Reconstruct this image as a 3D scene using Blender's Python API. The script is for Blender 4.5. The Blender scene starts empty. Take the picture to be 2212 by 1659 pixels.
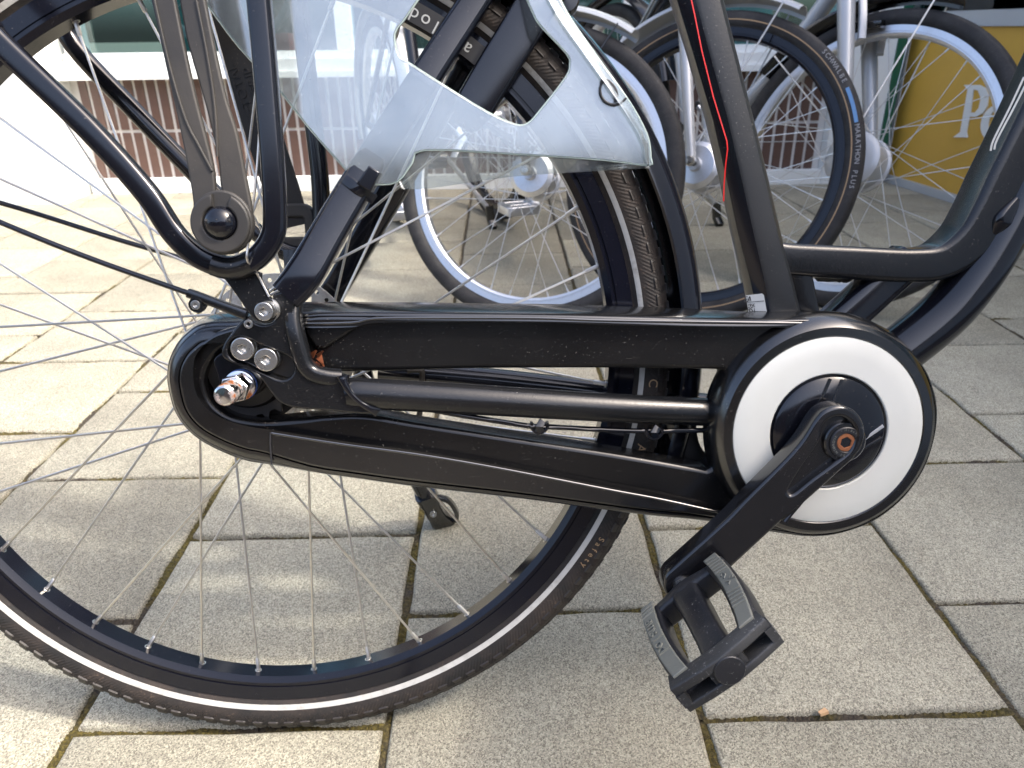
import bpy, bmesh, math, random
from mathutils import Vector, Matrix
random.seed(7)
R = math.radians
SC = bpy.context.scene
COL = SC.collection
V = Vector
# ------------------------------------------------------------------ camera, sky, sun, exposure
FPX, CX, CY = 1640.0, 1106.0, 829.5            # focal length and centre in 2212 px wide picture units
PITCH, ROLL, CAMH = 0.438608, -0.013872, 0.594
_fw = V((0, math.cos(PITCH), -math.sin(PITCH))); _rt = V((1, 0, 0)); _up = V((0, math.sin(PITCH), math.cos(PITCH)))
_c, _s = math.cos(ROLL), math.sin(ROLL)
CR = _c * _rt + _s * _up; CU = -_s * _rt + _c * _up; CF = _fw
CAM = V((0, 0, CAMH))
cd = bpy.data.cameras.new('camera'); cam = bpy.data.objects.new('camera', cd); COL.objects.link(cam)
cam.matrix_world = Matrix(((CR.x, CU.x, -CF.x, 0), (CR.y, CU.y, -CF.y, 0), (CR.z, CU.z, -CF.z, CAMH), (0, 0, 0, 1)))
cd.sensor_fit = 'HORIZONTAL'; cd.sensor_width = 36; cd.lens = FPX / 2212 * 36
cd.clip_start = 0.02; cd.clip_end = 500
cd.dof.use_dof = True; cd.dof.focus_distance = 0.54; cd.dof.aperture_fstop = 16
SC.camera = cam
SUN_AZ, SUN_EL = R(-20), R(49)                 # azimuth from +X towards the camera side
sdir = V((math.cos(SUN_EL) * math.cos(SUN_AZ), math.cos(SUN_EL) * math.sin(SUN_AZ), math.sin(SUN_EL)))
w = bpy.data.worlds.new('World'); SC.world = w; w.use_nodes = True
nt = w.node_tree; sky = nt.nodes.new('ShaderNodeTexSky'); sky.sky_type = 'NISHITA'; sky.sun_disc = False
sky.sun_elevation = SUN_EL; sky.sun_rotation = math.atan2(sdir.x, sdir.y)
sky.air_density = 0.8; sky.dust_density = 6.0; sky.ozone_density = 0.6
nt.links.new(sky.outputs[0], nt.nodes['Background'].inputs[0]); nt.nodes['Background'].inputs[1].default_value = 0.15
sl = bpy.data.lights.new('sun', 'SUN'); sl.energy = 1.0; sl.angle = R(3.0); sl.color = (1, .97, .91)
so = bpy.data.objects.new('sun', sl); COL.objects.link(so); so.rotation_euler = (-sdir).to_track_quat('-Z', 'Y').to_euler()
so.location = (3, -3, 6)
SC.view_settings.view_transform = 'Standard'; SC.view_settings.look = 'None'
SC.view_settings.exposure = 2.0; SC.view_settings.gamma = 1.0; SC.view_settings.use_curve_mapping = False

# ------------------------------------------------------------------ geometry of the view: rays and planes
def ray(p):
    return CF + CR * ((p[0] - CX) / FPX) + CU * (-(p[1] - CY) / FPX)
def on_plane(p, q, nrm):
    d = ray(p); return CAM + d * ((q - CAM).dot(nrm) / d.dot(nrm))
def on_ground(p, z=0.0): return on_plane(p, V((0, 0, z)), V((0, 0, 1)))
# enlargements of the photograph used for measuring: number -> (scale, x offset, y offset) into 2212 px units
CROP = {0: (1, 0, 0), 1: (.28646, 0, 0), 2: (.28646, 518.4, 0), 3: (.26042, 1094.5, 0), 4: (.26042, 1635.9, 0), 5: (.28646, 0, 403.2),
        6: (.28646, 518.4, 345.6), 7: (.26042, 1094.5, 403.2), 8: (.26042, 1635.9, 403.2), 9: (.26042, 288, 604.8),
        10: (.26042, 748.8, 691.2), 11: (.36458, 1324.8, 633.6), 12: (.26036, 1324.8, 1123.2), 13: (.32292, 0, 1123.2),
        14: (.32292, 691.2, 1008), 15: (.44443, 1612.9, 921.6), 16: (.3125, 852.5, 0), 17: (.15625, 1123.3, 0),
        18: (.15625, 1555.3, 0), 19: (.24306, 1440, 259.2)}
def K(c, *pts):
    s, ox, oy = CROP[c]; return [(ox + s * x, oy + s * y) for x, y in pts]
# frame of the near bicycle: x forward, y up along the lean, z towards the viewer; origin at the tyre's contact
YAW, LEAN, RO = 0.028867, 0.232923, 0.349
_h = V((math.sin(YAW), -math.cos(YAW), 0))
BX = V((math.cos(YAW), math.sin(YAW), 0)); BY = V((0, 0, 1)) * math.cos(LEAN) - _h * math.sin(LEAN); BZ = _h * math.cos(LEAN) + V((0, 0, 1)) * math.sin(LEAN)
BO = V((-0.210723, 0.519554, 0))
def frame_matrix(o, x, y, z):
    return Matrix(((x.x, y.x, z.x, o.x), (x.y, y.y, z.y, o.y), (x.z, y.z, z.z, o.z), (0, 0, 0, 1)))
def at(p, n):
    P = on_plane(p, BO + BZ * n, BZ) - BO; return V((P.dot(BX), P.dot(BY), n))
def ats(pts, n): return [at(p, n) for p in pts]

# ------------------------------------------------------------------ materials
MATS = {}
def nodes(name, **kw):
    m = bpy.data.materials.new(name); m.use_nodes = True; t = m.node_tree; b = t.nodes['Principled BSDF']
    for k, v in kw.items():
        i = b.inputs[k.replace('_', ' ')]; i.default_value = (*v, 1) if isinstance(v, tuple) and len(v) == 3 else v
    MATS[name] = m; return m, t, b
def N(t, kind, **kw):
    n = t.nodes.new('ShaderNode' + kind)
    for k, v in kw.items():
        if k in n.inputs.keys() or k.replace('_', ' ') in n.inputs.keys():
            n.inputs[k if k in n.inputs.keys() else k.replace('_', ' ')].default_value = v
        else: setattr(n, k, v)
    return n
def ramp(t, fac, stops):
    r = t.nodes.new('ShaderNodeValToRGB'); e = r.color_ramp.elements
    while len(e) < len(stops): e.new(.5)
    for el, (p, c) in zip(e, stops):
        el.position = p; el.color = (*c, 1) if len(c) == 3 else c
    t.links.new(fac, r.inputs[0]); return r.outputs[0]
def mixc(t, fac, a, b, mode='MIX'):
    m = t.nodes.new('ShaderNodeMix'); m.data_type = 'RGBA'; m.blend_type = mode
    for s, v in ((0, fac), (6, a), (7, b)):
        if hasattr(v, 'is_linked') or hasattr(v, 'links'): t.links.new(v, m.inputs[s])
        else: m.inputs[s].default_value = v if s == 0 else (*v, 1)
    return m.outputs[2]
def coord(t, scale=(1, 1, 1), which='Object'):
    tc = t.nodes.new('ShaderNodeTexCoord'); mp = t.nodes.new('ShaderNodeMapping'); mp.inputs['Scale'].default_value = scale
    t.links.new(tc.outputs[which], mp.inputs[0]); return mp.outputs[0]
def noise(t, vec, scale, detail=4, rough=.55):
    n = N(t, 'TexNoise', Scale=scale, Detail=detail, Roughness=rough); t.links.new(vec, n.inputs['Vector']); return n.outputs[0]
def bump(t, b, h, strength, dist):
    bp = N(t, 'Bump', Strength=strength, Distance=dist); t.links.new(h, bp.inputs['Height']); t.links.new(bp.outputs[0], b.inputs['Normal'])
def dusty(name, base, rough, dust=(.32, .30, .27), specks=.5, wear=.5, coat=0., metal=0., spec=.5, grain=0., broad=.1):
    """painted or moulded surface with fine dust, pale specks, hairline scratches"""
    m, t, b = nodes(name, Roughness=rough, Metallic=metal)
    b.inputs['Coat Weight'].default_value = coat; b.inputs['Coat Roughness'].default_value = .12
    b.inputs['Specular IOR Level'].default_value = spec
    c = coord(t)
    n1 = noise(t, c, 520, 2, .6); sp = ramp(t, n1, [(.70 - .045 * specks, (0, 0, 0)), (.745 - .04 * specks, (1, 1, 1))])
    cl = noise(t, c, 22, 4); clm = ramp(t, cl, [(.42, (0, 0, 0)), (.68, (1, 1, 1))])
    spm = mixc(t, 1.0, sp, clm, 'MULTIPLY')
    wv = coord(t, (26, 240, 60)); sc = noise(t, wv, 3.1, 3, .7); scm = ramp(t, sc, [(.695, (0, 0, 0)), (.73, (1, 1, 1))])
    n3 = noise(t, c, 9, 5, .6); bd = ramp(t, n3, [(.40, (0, 0, 0)), (.72, (1, 1, 1))])
    a = mixc(t, bd, base, tuple(x + broad * (d - x) for x, d in zip(base, dust)))
    sf = N(t, 'Math', operation='MULTIPLY'); sf.inputs[1].default_value = .75 * specks; t.links.new(spm, sf.inputs[0])
    a = mixc(t, sf.outputs[0], a, dust)
    wf = N(t, 'Math', operation='MULTIPLY'); wf.inputs[1].default_value = .28 * wear; t.links.new(scm, wf.inputs[0])
    a = mixc(t, wf.outputs[0], a, dust)
    t.links.new(a, b.inputs['Base Color'])
    rr = N(t, 'MapRange'); rr.inputs[3].default_value = rough * .70; rr.inputs[4].default_value = min(1, rough * 1.30)
    t.links.new(n3, rr.inputs[0]); t.links.new(rr.outputs[0], b.inputs['Roughness'])
    if grain: bump(t, b, noise(t, c, 420, 2), grain, .0006)
    return m
paint = dusty('satin_black_paint', (.0035, .0040, .0070), .15, specks=.35, wear=.3, coat=.25, broad=.008)
paint_matt = dusty('textured_black_paint', (.0050, .0055, .0068), .24, specks=.55, wear=.4, grain=.15, broad=.012)
casem = dusty('case_plastic', (.0040, .0042, .0048), .19, specks=.40, wear=.4, broad=.010, spec=1.0)
casein = dusty('inner_case_plastic', (.0040, .0040, .0044), .24, specks=.6, wear=.5, broad=.012, spec=.5)
darkm = dusty('dark_grimy_metal', (.007, .0062, .0056), .5, dust=(.16, .12, .09), specks=.7, wear=.3, broad=.08)
rimm = dusty('rim_black_anodised', (.0035, .0042, .0085), .13, specks=.25, wear=.3, coat=.1, broad=.006, spec=.35)
strapm = dusty('strap_rubber', (.025, .0235, .022), .55, dust=(.24, .21, .17), specks=.35, wear=.2, broad=.12, grain=.15)
pedalm = dusty('pedal_plastic', (.0070, .0078, .0110), .38, dust=(.30, .30, .29), specks=.9, wear=.6, broad=.06, grain=.2)
pedalw = dusty('pedal_scuffed_plastic', (.012, .013, .015), .5, dust=(.34, .34, .33), specks=1.3, wear=1.5, broad=.12, grain=.5)
padm = dusty('pedal_rubber_pad', (.110, .117, .107), .45, dust=(.26, .24, .19), specks=.3, wear=.6, broad=.2, grain=.2)
crankm = dusty('crank_black_alloy', (.0050, .0052, .0068), .20, specks=.45, wear=.5, coat=.5, broad=.012)
whitem = dusty('white_disc_plastic', (.60, .61, .57), .36, dust=(.26, .25, .22), specks=.28, wear=.30, broad=.16)
labelm = dusty('label_paper', (.66, .66, .62), .5, dust=(.4, .4, .38), specks=.1, wear=.2)
inkm, _, _ = nodes('black_ink', Base_Color=(.02, .02, .022), Roughness=.5)
redm, _, _ = nodes('red_pinstripe', Base_Color=(.50, .012, .012), Roughness=.35)
silverm = dusty('silver_paint', (.40, .415, .43), .34, dust=(.30, .29, .27), specks=.2, wear=.2, metal=.3)
decal, _, _ = nodes('pale_decal', Base_Color=(.42, .43, .43), Roughness=.45)
greyink, _, _ = nodes('grey_lettering', Base_Color=(.26, .26, .27), Roughness=.6)
goldink, _, _ = nodes('tan_lettering', Base_Color=(.30, .20, .11), Roughness=.7)
bluem, _, _ = nodes('blue_patch', Base_Color=(.10, .22, .42), Roughness=.5)
blueseal, _, _ = nodes('blue_washer', Base_Color=(.03, .09, .32), Roughness=.35)
def metal(name, base, rough, tarnish=(.20, .13, .08), amount=.3, rust=0.):
    m, t, b = nodes(name, Metallic=1.0, Roughness=rough); c = coord(t)
    n1 = noise(t, c, 160, 4, .65); f = ramp(t, n1, [(.48, (0, 0, 0)), (.72, (amount,) * 3)])
    a = mixc(t, f, base, tarnish)
    if rust:
        n2 = noise(t, c, 70, 4, .6); f2 = ramp(t, n2, [(.50 - .1 * rust, (0, 0, 0)), (.62, (1, 1, 1))])
        a = mixc(t, f2, a, (.24, .085, .03))
        mm = N(t, 'Math', operation='SUBTRACT'); mm.inputs[0].default_value = 1; t.links.new(f2, mm.inputs[1]); t.links.new(mm.outputs[0], b.inputs['Metallic'])
    t.links.new(a, b.inputs['Base Color'])
    rr = N(t, 'MapRange'); rr.inputs[3].default_value = rough * .7; rr.inputs[4].default_value = min(1, rough * 1.7)
    t.links.new(n1, rr.inputs[0]); t.links.new(rr.outputs[0], b.inputs['Roughness']); return m
spokem = metal('spoke_steel', (.68, .66, .62), .32, amount=.2)
boltm = metal('bolt_steel', (.62, .61, .58), .24, amount=.35)
chromem = metal('axle_nut_chrome', (.78, .78, .78), .10, tarnish=(.30, .17, .08), amount=.4, rust=.12)
rustm = metal('rusty_bolt', (.30, .12, .06), .6, amount=.6, rust=1.6)
alum = metal('brushed_aluminium', (.56, .57, .59), .34, tarnish=(.4, .4, .4), amount=.3)
rotorm = metal('rotor_steel', (.62, .61, .58), .36, amount=.5)
def tyre_mat(name, brown, ctr=(0, RO, 0), base=(.0120, .0114, .0112)):
    m, t, b = nodes(name, Roughness=.72); c = coord(t)
    b.inputs['Specular IOR Level'].default_value = .35
    n1 = noise(t, c, 26, 5, .65); n2 = noise(t, c, 340, 3, .7)
    f = ramp(t, n1, [(.36, (0, 0, 0)), (.66, (1, 1, 1))])
    a = mixc(t, f, base, tuple(.72 * x + .28 * y for x, y in zip(base, brown)))
    f2 = ramp(t, n2, [(.58, (0, 0, 0)), (.70, (1, 1, 1))]); f3 = mixc(t, 1., f2, f, 'MULTIPLY')
    a = mixc(t, f3, a, brown); t.links.new(a, b.inputs['Base Color'])
    sx = N(t, 'SeparateXYZ'); t.links.new(c, sx.inputs[0]); sy = N(t, 'Math', operation='SUBTRACT'); sy.inputs[1].default_value = ctr[1]; t.links.new(sx.outputs[1], sy.inputs[0])
    an = N(t, 'Math', operation='ARCTAN2'); t.links.new(sy.outputs[0], an.inputs[0]); t.links.new(sx.outputs[0], an.inputs[1])
    hy = N(t, 'VectorMath', operation='LENGTH'); cv = N(t, 'CombineXYZ'); t.links.new(sx.outputs[0], cv.inputs[0]); t.links.new(sy.outputs[0], cv.inputs[1]); t.links.new(cv.outputs[0], hy.inputs[0])
    m1 = N(t, 'Math', operation='MULTIPLY'); m1.inputs[1].default_value = 620.; t.links.new(an.outputs[0], m1.inputs[0])
    m2 = N(t, 'Math', operation='MULTIPLY_ADD'); m2.inputs[1].default_value = 1400.; t.links.new(hy.outputs['Value'], m2.inputs[0]); t.links.new(m1.outputs[0], m2.inputs[2])
    sn_ = N(t, 'Math', operation='SINE'); t.links.new(m2.outputs[0], sn_.inputs[0])
    zone = ramp(t, hy.outputs['Value'], [(.3285, (0, 0, 0)), (.3305, (1, 1, 1)), (.3395, (1, 1, 1)), (.342, (0, 0, 0))])
    rb = N(t, 'Math', operation='MULTIPLY'); t.links.new(sn_.outputs[0], rb.inputs[0]); t.links.new(zone, rb.inputs[1])
    ad = N(t, 'Math', operation='MULTIPLY_ADD'); ad.inputs[1].default_value = .35; t.links.new(rb.outputs[0], ad.inputs[0]); t.links.new(n2, ad.inputs[2])
    bump(t, b, ad.outputs[0], .5, .0008); return m
tyrem = tyre_mat('tyre_rubber', (.080, .056, .042))
tyreb = tyre_mat('background_tyre_rubber', (.07, .068, .066), base=(.014, .014, .0155))
treadm = dusty('tread_rubber', (.0120, .0112, .0108), .55, dust=(.14, .09, .06), specks=.7, wear=.2, broad=.2, grain=.3)
def stripe_mat():
    m, t, b = nodes('reflective_tape', Roughness=.55); c = coord(t)
    f = ramp(t, noise(t, c, 130, 5, .7), [(.46, (0, 0, 0)), (.70, (1, 1, 1))]); f2 = ramp(t, noise(t, c, 14, 3), [(.4, (.25,) * 3), (.65, (.9,) * 3)])
    t.links.new(mixc(t, mixc(t, 1., f, f2, 'MULTIPLY'), (.42, .415, .39), (.20, .18, .155)), b.inputs['Base Color']); return m
stripem = stripe_mat()
def clear_mat():
    m, t, b = nodes('scuffed_sky_haze_plastic'); o = t.nodes['Material Output']; t.nodes.remove(b); c = coord(t)
    tr = N(t, 'BsdfTransparent'); tr.inputs[0].default_value = (.90, .945, .94, 1)
    df = N(t, 'BsdfDiffuse'); df.inputs[0].default_value = (.50, .575, .625, 1)  # milky blue diffuse stands in for sky reflected in the scuffed sheet
    gl = N(t, 'BsdfGlossy'); gl.inputs['Roughness'].default_value = .10; gl.inputs[0].default_value = (.95, .97, 1, 1)
    n1 = noise(t, c, 18, 5, .65); n2 = noise(t, coord(t, (40, 400, 40)), 2.2, 3, .7); n3 = noise(t, c, 420, 2, .6)
    a = N(t, 'MapRange'); a.inputs[1].default_value = .3; a.inputs[2].default_value = .72; a.inputs[3].default_value = .09; a.inputs[4].default_value = .32; t.links.new(n1, a.inputs[0])
    s = ramp(t, n2, [(.62, (0, 0, 0)), (.72, (.12,) * 3)]); s2 = ramp(t, n3, [(.66, (0, 0, 0)), (.72, (.22,) * 3)])
    ad = N(t, 'Math', operation='ADD'); t.links.new(a.outputs[0], ad.inputs[0]); t.links.new(s, ad.inputs[1])
    ad2 = N(t, 'Math', operation='ADD'); t.links.new(ad.outputs[0], ad2.inputs[0]); t.links.new(s2, ad2.inputs[1])
    m1 = N(t, 'MixShader'); t.links.new(ad2.outputs[0], m1.inputs[0]); t.links.new(tr.outputs[0], m1.inputs[1]); t.links.new(df.outputs[0], m1.inputs[2])
    fr = N(t, 'Fresnel', IOR=1.5); fa = N(t, 'Math', operation='MULTIPLY_ADD'); fa.inputs[1].default_value = 1.4; fa.inputs[2].default_value = .10; t.links.new(fr.outputs[0], fa.inputs[0])
    m2 = N(t, 'MixShader'); t.links.new(fa.outputs[0], m2.inputs[0]); t.links.new(m1.outputs[0], m2.inputs[1]); t.links.new(gl.outputs[0], m2.inputs[2])
    t.links.new(m2.outputs[0], o.inputs[0]); return m
clearm = clear_mat()
def glass_mat(name, tint, gloss=.12):
    m, t, b = nodes(name); o = t.nodes['Material Output']; t.nodes.remove(b)
    tr = N(t, 'BsdfTransparent'); tr.inputs[0].default_value = (*tint, 1); gl = N(t, 'BsdfGlossy'); gl.inputs['Roughness'].default_value = .02
    fr = N(t, 'Fresnel', IOR=1.5); fa = N(t, 'Math', operation='ADD'); fa.inputs[1].default_value = gloss; t.links.new(fr.outputs[0], fa.inputs[0])
    m2 = N(t, 'MixShader'); t.links.new(fa.outputs[0], m2.inputs[0]); t.links.new(tr.outputs[0], m2.inputs[1]); t.links.new(gl.outputs[0], m2.inputs[2]); t.links.new(m2.outputs[0], o.inputs[0]); return m
windowm = glass_mat('window_glass', (.62, .80, .80), .03)
def concrete_mat():
    m, t, b = nodes('paver_concrete', Roughness=.85); c = coord(t, which='Object')
    oi = t.nodes.new('ShaderNodeObjectInfo')
    ofs = N(t, 'VectorMath', operation='ADD'); sc = N(t, 'VectorMath', operation='SCALE'); sc.inputs['Scale'].default_value = 1.0
    t.links.new(oi.outputs['Location'], sc.inputs[0]); t.links.new(c, ofs.inputs[0]); t.links.new(sc.outputs[0], ofs.inputs[1]); c = ofs.outputs[0]
    vo = N(t, 'TexVoronoi', Scale=820.0); t.links.new(c, vo.inputs['Vector'])
    bw = N(t, 'RGBToBW'); t.links.new(vo.outputs['Color'], bw.inputs[0])
    gr = ramp(t, bw.outputs[0], [(.22, (.060, .056, .047)), (.38, (.262, .250, .212)), (.60, (.375, .360, .308)), (.84, (.60, .57, .49))])
    n0 = noise(t, c, 1500, 2, .7); gr = mixc(t, .38, gr, ramp(t, n0, [(.32, (.105, .098, .083)), (.66, (.60, .57, .49))]), 'MIX')
    n1 = noise(t, c, 5, 6, .65); a = mixc(t, ramp(t, n1, [(.32, (0, 0, 0)), (.70, (1, 1, 1))]), (.80, .785, .705), (1.13, 1.11, .99)); a = mixc(t, 1., gr, a, 'MULTIPLY')
    n2 = noise(t, c, 38, 5, .7); st = ramp(t, n2, [(.56, (0, 0, 0)), (.76, (.45,) * 3)]); a = mixc(t, st, a, (.20, .185, .15))
    hv = N(t, 'MapRange'); hv.inputs[3].default_value = .86; hv.inputs[4].default_value = 1.10; t.links.new(oi.outputs['Random'], hv.inputs[0])
    cmb = N(t, 'CombineColor'); [t.links.new(hv.outputs[0], cmb.inputs[i]) for i in range(3)]
    a = mixc(t, 1., a, cmb.outputs[0], 'MULTIPLY'); t.links.new(a, b.inputs['Base Color'])
    mx = N(t, 'Math', operation='ADD'); t.links.new(bw.outputs[0], mx.inputs[0]); t.links.new(n0, mx.inputs[1])
    bump(t, b, mx.outputs[0], .6, .0014); return m
concretem = concrete_mat()
def sand_mat():
    m, t, b = nodes('joint_sand', Roughness=.95); c = coord(t); n1 = noise(t, c, 240, 4, .7); n2 = noise(t, c, 7, 3, .6)
    a = mixc(t, n1, (.035, .03, .022), (.17, .145, .11)); t.links.new(a, b.inputs['Base Color']); bump(t, b, n1, .8, .003); return m
sandm = sand_mat()
def moss_mat():
    m, t, b = nodes('joint_moss', Roughness=.95); c = coord(t); n1 = noise(t, c, 330, 3, .7); n2 = noise(t, c, 13, 4, .6)
    g = ramp(t, n1, [(.32, (.022, .018, .005)), (.55, (.085, .066, .013)), (.75, (.18, .145, .035))])
    d = ramp(t, n1, [(.3, (.018, .014, .010)), (.7, (.080, .064, .045))])
    t.links.new(mixc(t, ramp(t, n2, [(.40, (0, 0, 0)), (.54, (1, 1, 1))]), d, g), b.inputs['Base Color']); bump(t, b, n1, .8, .002); return m
mossm = moss_mat()
def plain(name, col, rough=.6, var=.12, scale=9, **kw):
    m, t, b = nodes(name, Roughness=rough, **kw); c = coord(t); n1 = noise(t, c, scale, 5, .65)
    t.links.new(mixc(t, n1, tuple(x * (1 - var) for x in col), tuple(min(1, x * (1 + var)) for x in col)), b.inputs['Base Color']); return m
tilem = plain('brown_glazed_tile', (.105, .060, .048), .38, .28, 30)
groutm = plain('pale_grout', (.60, .58, .55), .9)
wallwhite = plain('white_render', (.78, .80, .78), .85, .06, 5)
framewhite = plain('white_window_frame', (.76, .78, .77), .45, .05)
greym = plain('grey_aluminium_frame', (.42, .44, .45), .4, .08)
greenm = plain('dark_green_strip', (.012, .105, .060), .4, .1)
yellowm = plain('yellow_sign_panel', (.60, .355, .055), .5, .12, 4)
signwhite = plain('white_sign_lettering', (.74, .75, .72), .5, .03)
roomm = plain('dim_shop_interior', (.035, .055, .055), .8, .4, 3)
leafm = plain('dry_brown_leaf', (.16, .045, .015), .6, .6, 260)
woodm = plain('pale_wood_chip', (.52, .33, .18), .8, .2, 300)
boxteal = plain('teal_carton', (.05, .20, .19), .6, .2); boxbeige = plain('beige_carton', (.45, .38, .27), .7, .2); boxred = plain('red_carton', (.45, .06, .04), .6, .2)

# ------------------------------------------------------------------ mesh helpers
def link(name, me, mat, parent=None, sharp=35):
    o = bpy.data.objects.new(name, me); COL.objects.link(o)
    if mat is not None and not me.materials: me.materials.append(mat)
    if sharp is not None and len(me.polygons):
        me.polygons.foreach_set('use_smooth', [True] * len(me.polygons)); me.set_sharp_from_angle(angle=R(sharp))
    o.parent = parent; return o
def mesh(name, vs, fs):
    me = bpy.data.meshes.new(name); me.from_pydata([tuple(v) for v in vs], [], fs); me.validate(); return me
def fix(me):
    bm = bmesh.new(); bm.from_mesh(me); bmesh.ops.recalc_face_normals(bm, faces=bm.faces); bm.to_mesh(me); bm.free(); return me
def tag(o, label, cat, group=None, kind=None):
    if label: o['label'] = label
    if cat: o['category'] = cat
    if group: o['group'] = group
    if kind: o['kind'] = kind
    return o
def empty(name, mw=None, parent=None):
    o = bpy.data.objects.new(name, None); COL.objects.link(o); o.empty_display_size = .05; o.parent = parent
    if mw is not None: o.matrix_world = mw
    return o
class MB:
    def __init__(s): s.v = []; s.f = []
    def add(s, vs, fs, M=None):
        o = len(s.v); s.v += [(M @ V(v) if M is not None else V(v)) for v in vs]; s.f += [tuple(i + o for i in f) for f in fs]; return s
    def me(s, name): return fix(mesh(name, s.v, s.f))
    def build(s, name, mat, parent=None, sharp=35): return link(name, s.me(name), mat, parent, sharp)
def smooth(pts, per=6, closed=False):
    P = [V(p) for p in pts]; n = len(P); out = []
    rng = range(n) if closed else range(n - 1)
    for i in rng:
        p1, p2 = P[i], P[(i + 1) % n]
        p0 = P[(i - 1) % n] if closed or i > 0 else p1 * 2 - p2
        p3 = P[(i + 2) % n] if closed or i + 2 < n else p2 * 2 - p1
        for k in range(per):
            t = k / per
            out.append(.5 * ((2 * p1) + (p2 - p0) * t + (2 * p0 - 5 * p1 + 4 * p2 - p3) * t * t + (3 * p1 - p0 - 3 * p2 + p3) * t ** 3))
    if not closed: out.append(P[-1])
    return out
def circ(n=16, a=1, b=None): b = a if b is None else b; return [(a * math.cos(2 * math.pi * i / n), b * math.sin(2 * math.pi * i / n)) for i in range(n)]
def rbox(a, b, r, k=3):
    out = []
    for cx, cy, s in ((a - r, b - r, 0), (-a + r, b - r, 90), (-a + r, -b + r, 180), (a - r, -b + r, 270)):
        for i in range(k + 1):
            t = R(s + 90 * i / k); out.append((cx + r * math.cos(t), cy + r * math.sin(t)))
    return out
def sweep(path, section, scale=None, ref=V((0, 0, 1)), caps=True, closed=False):
    """section (a,b): a lies across the path, b along the reference axis"""
    P = [V(p) for p in path]; n = len(P); vs = []; fs = []; m = len(section)
    for i, p in enumerate(P):
        t = (P[(i + 1) % n] - P[i - 1]) if closed else (P[min(i + 1, n - 1)] - P[max(i - 1, 0)])
        t.normalize(); b = ref - t * ref.dot(t); b.normalize(); a = b.cross(t); s = scale[i] if scale else 1.
        sx, sy = (s if isinstance(s, tuple) else (s, s))
        vs += [p + a * (x * sx) + b * (y * sy) for x, y in section]
    for i in range(n if closed else n - 1):
        for j in range(m):
            k = (j + 1) % m; i2 = (i + 1) % n; fs.append((i * m + j, i * m + k, i2 * m + k, i2 * m + j))
    if caps and not closed: fs += [tuple(range(m - 1, -1, -1)), tuple((n - 1) * m + j for j in range(m))]
    return vs, fs
def tube(path, r, seg=10, **kw):
    P = [V(p) for p in path]; d = (P[-1] - P[0]).normalized()
    ref = kw.pop('ref', V((0, 0, 1)) if abs(d.z) < .9 else V((1, 0, 0)))
    rs = r if isinstance(r, (list, tuple)) else [r] * len(P)
    return sweep(P, circ(seg), scale=[(x, x) for x in rs], ref=ref, **kw)
def lathe(prof, seg=64, closed=True, c=V((0, 0, 0)), a0=0, a1=360):
    """revolve (r, z) profile about the z axis through c"""
    full = abs(a1 - a0) >= 360; n = seg if full else seg + 1; m = len(prof); vs = []; fs = []
    for i in range(n):
        t = R(a0 + (a1 - a0) * i / seg); vs += [V((c.x + r * math.cos(t), c.y + r * math.sin(t), c.z + z)) for r, z in prof]
    for i in range(seg):
        i2 = (i + 1) % n
        for j in range(m if closed else m - 1):
            k = (j + 1) % m; fs.append((i * m + j, i2 * m + j, i2 * m + k, i * m + k))
    if not full: fs += [tuple(range(m)), tuple((n - 1) * m + j for j in range(m - 1, -1, -1))]
    return vs, fs
def prism(outer, holes, n0, n1, bevel=.001, res=3):
    """flat plate with rounded edges from 2D outlines; faces from z n0 to n1"""
    cu = bpy.data.curves.new('o', 'CURVE'); cu.dimensions = '2D'; cu.fill_mode = 'BOTH'; cu.resolution_u = 1
    for pts in [outer] + list(holes):
        sp = cu.splines.new('POLY'); sp.points.add(len(pts) - 1)
        for q, p in zip(sp.points, pts): q.co = (p[0], p[1], 0, 1)
        sp.use_cyclic_u = True
    cu.extrude = max(1e-5, (n1 - n0) / 2 - bevel); cu.bevel_depth = bevel; cu.bevel_resolution = res; cu.offset = -bevel
    ob = bpy.data.objects.new('o', cu); COL.objects.link(ob); dg = bpy.context.evaluated_depsgraph_get()
    me = bpy.data.meshes.new_from_object(ob.evaluated_get(dg)); bpy.data.objects.remove(ob); bpy.data.curves.remove(cu)
    vs = [v.co + V((0, 0, (n0 + n1) / 2)) for v in me.vertices]; fs = [tuple(p.vertices) for p in me.polygons]; bpy.data.meshes.remove(me)
    return vs, fs
def text(body, size, depth, spacing=1.0):
    cu = bpy.data.curves.new('t', 'FONT'); cu.body = body; cu.size = size; cu.extrude = depth; cu.space_character = spacing; cu.resolution_u = 3
    cu.align_x = 'CENTER'; cu.align_y = 'CENTER'
    ob = bpy.data.objects.new('t', cu); COL.objects.link(ob); dg = bpy.context.evaluated_depsgraph_get()
    me = bpy.data.meshes.new_from_object(ob.evaluated_get(dg)); bpy.data.objects.remove(ob); bpy.data.curves.remove(cu)
    vs = [v.co.copy() for v in me.vertices]; fs = [tuple(p.vertices) for p in me.polygons]; bpy.data.meshes.remove(me); return vs, fs
def arc_text(body, size, r, c, z, mid, step, depth=.0003, flip=False, M=None):
    """letters set one by one round a circle; angles in degrees, clockwise reading"""
    mb = MB(); n = len(body)
    for i, ch in enumerate(body):
        if ch == ' ': continue
        a = mid - (i - (n - 1) / 2) * step * (-1 if flip else 1); vs, fs = text(ch, size, depth)
        rot = Matrix.Rotation(R(a - 90 + (180 if flip else 0)), 4, 'Z')
        mb.add(vs, fs, Matrix.Translation(V((c.x + r * math.cos(R(a)), c.y + r * math.sin(R(a)), z))) @ rot)
    return mb
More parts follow.
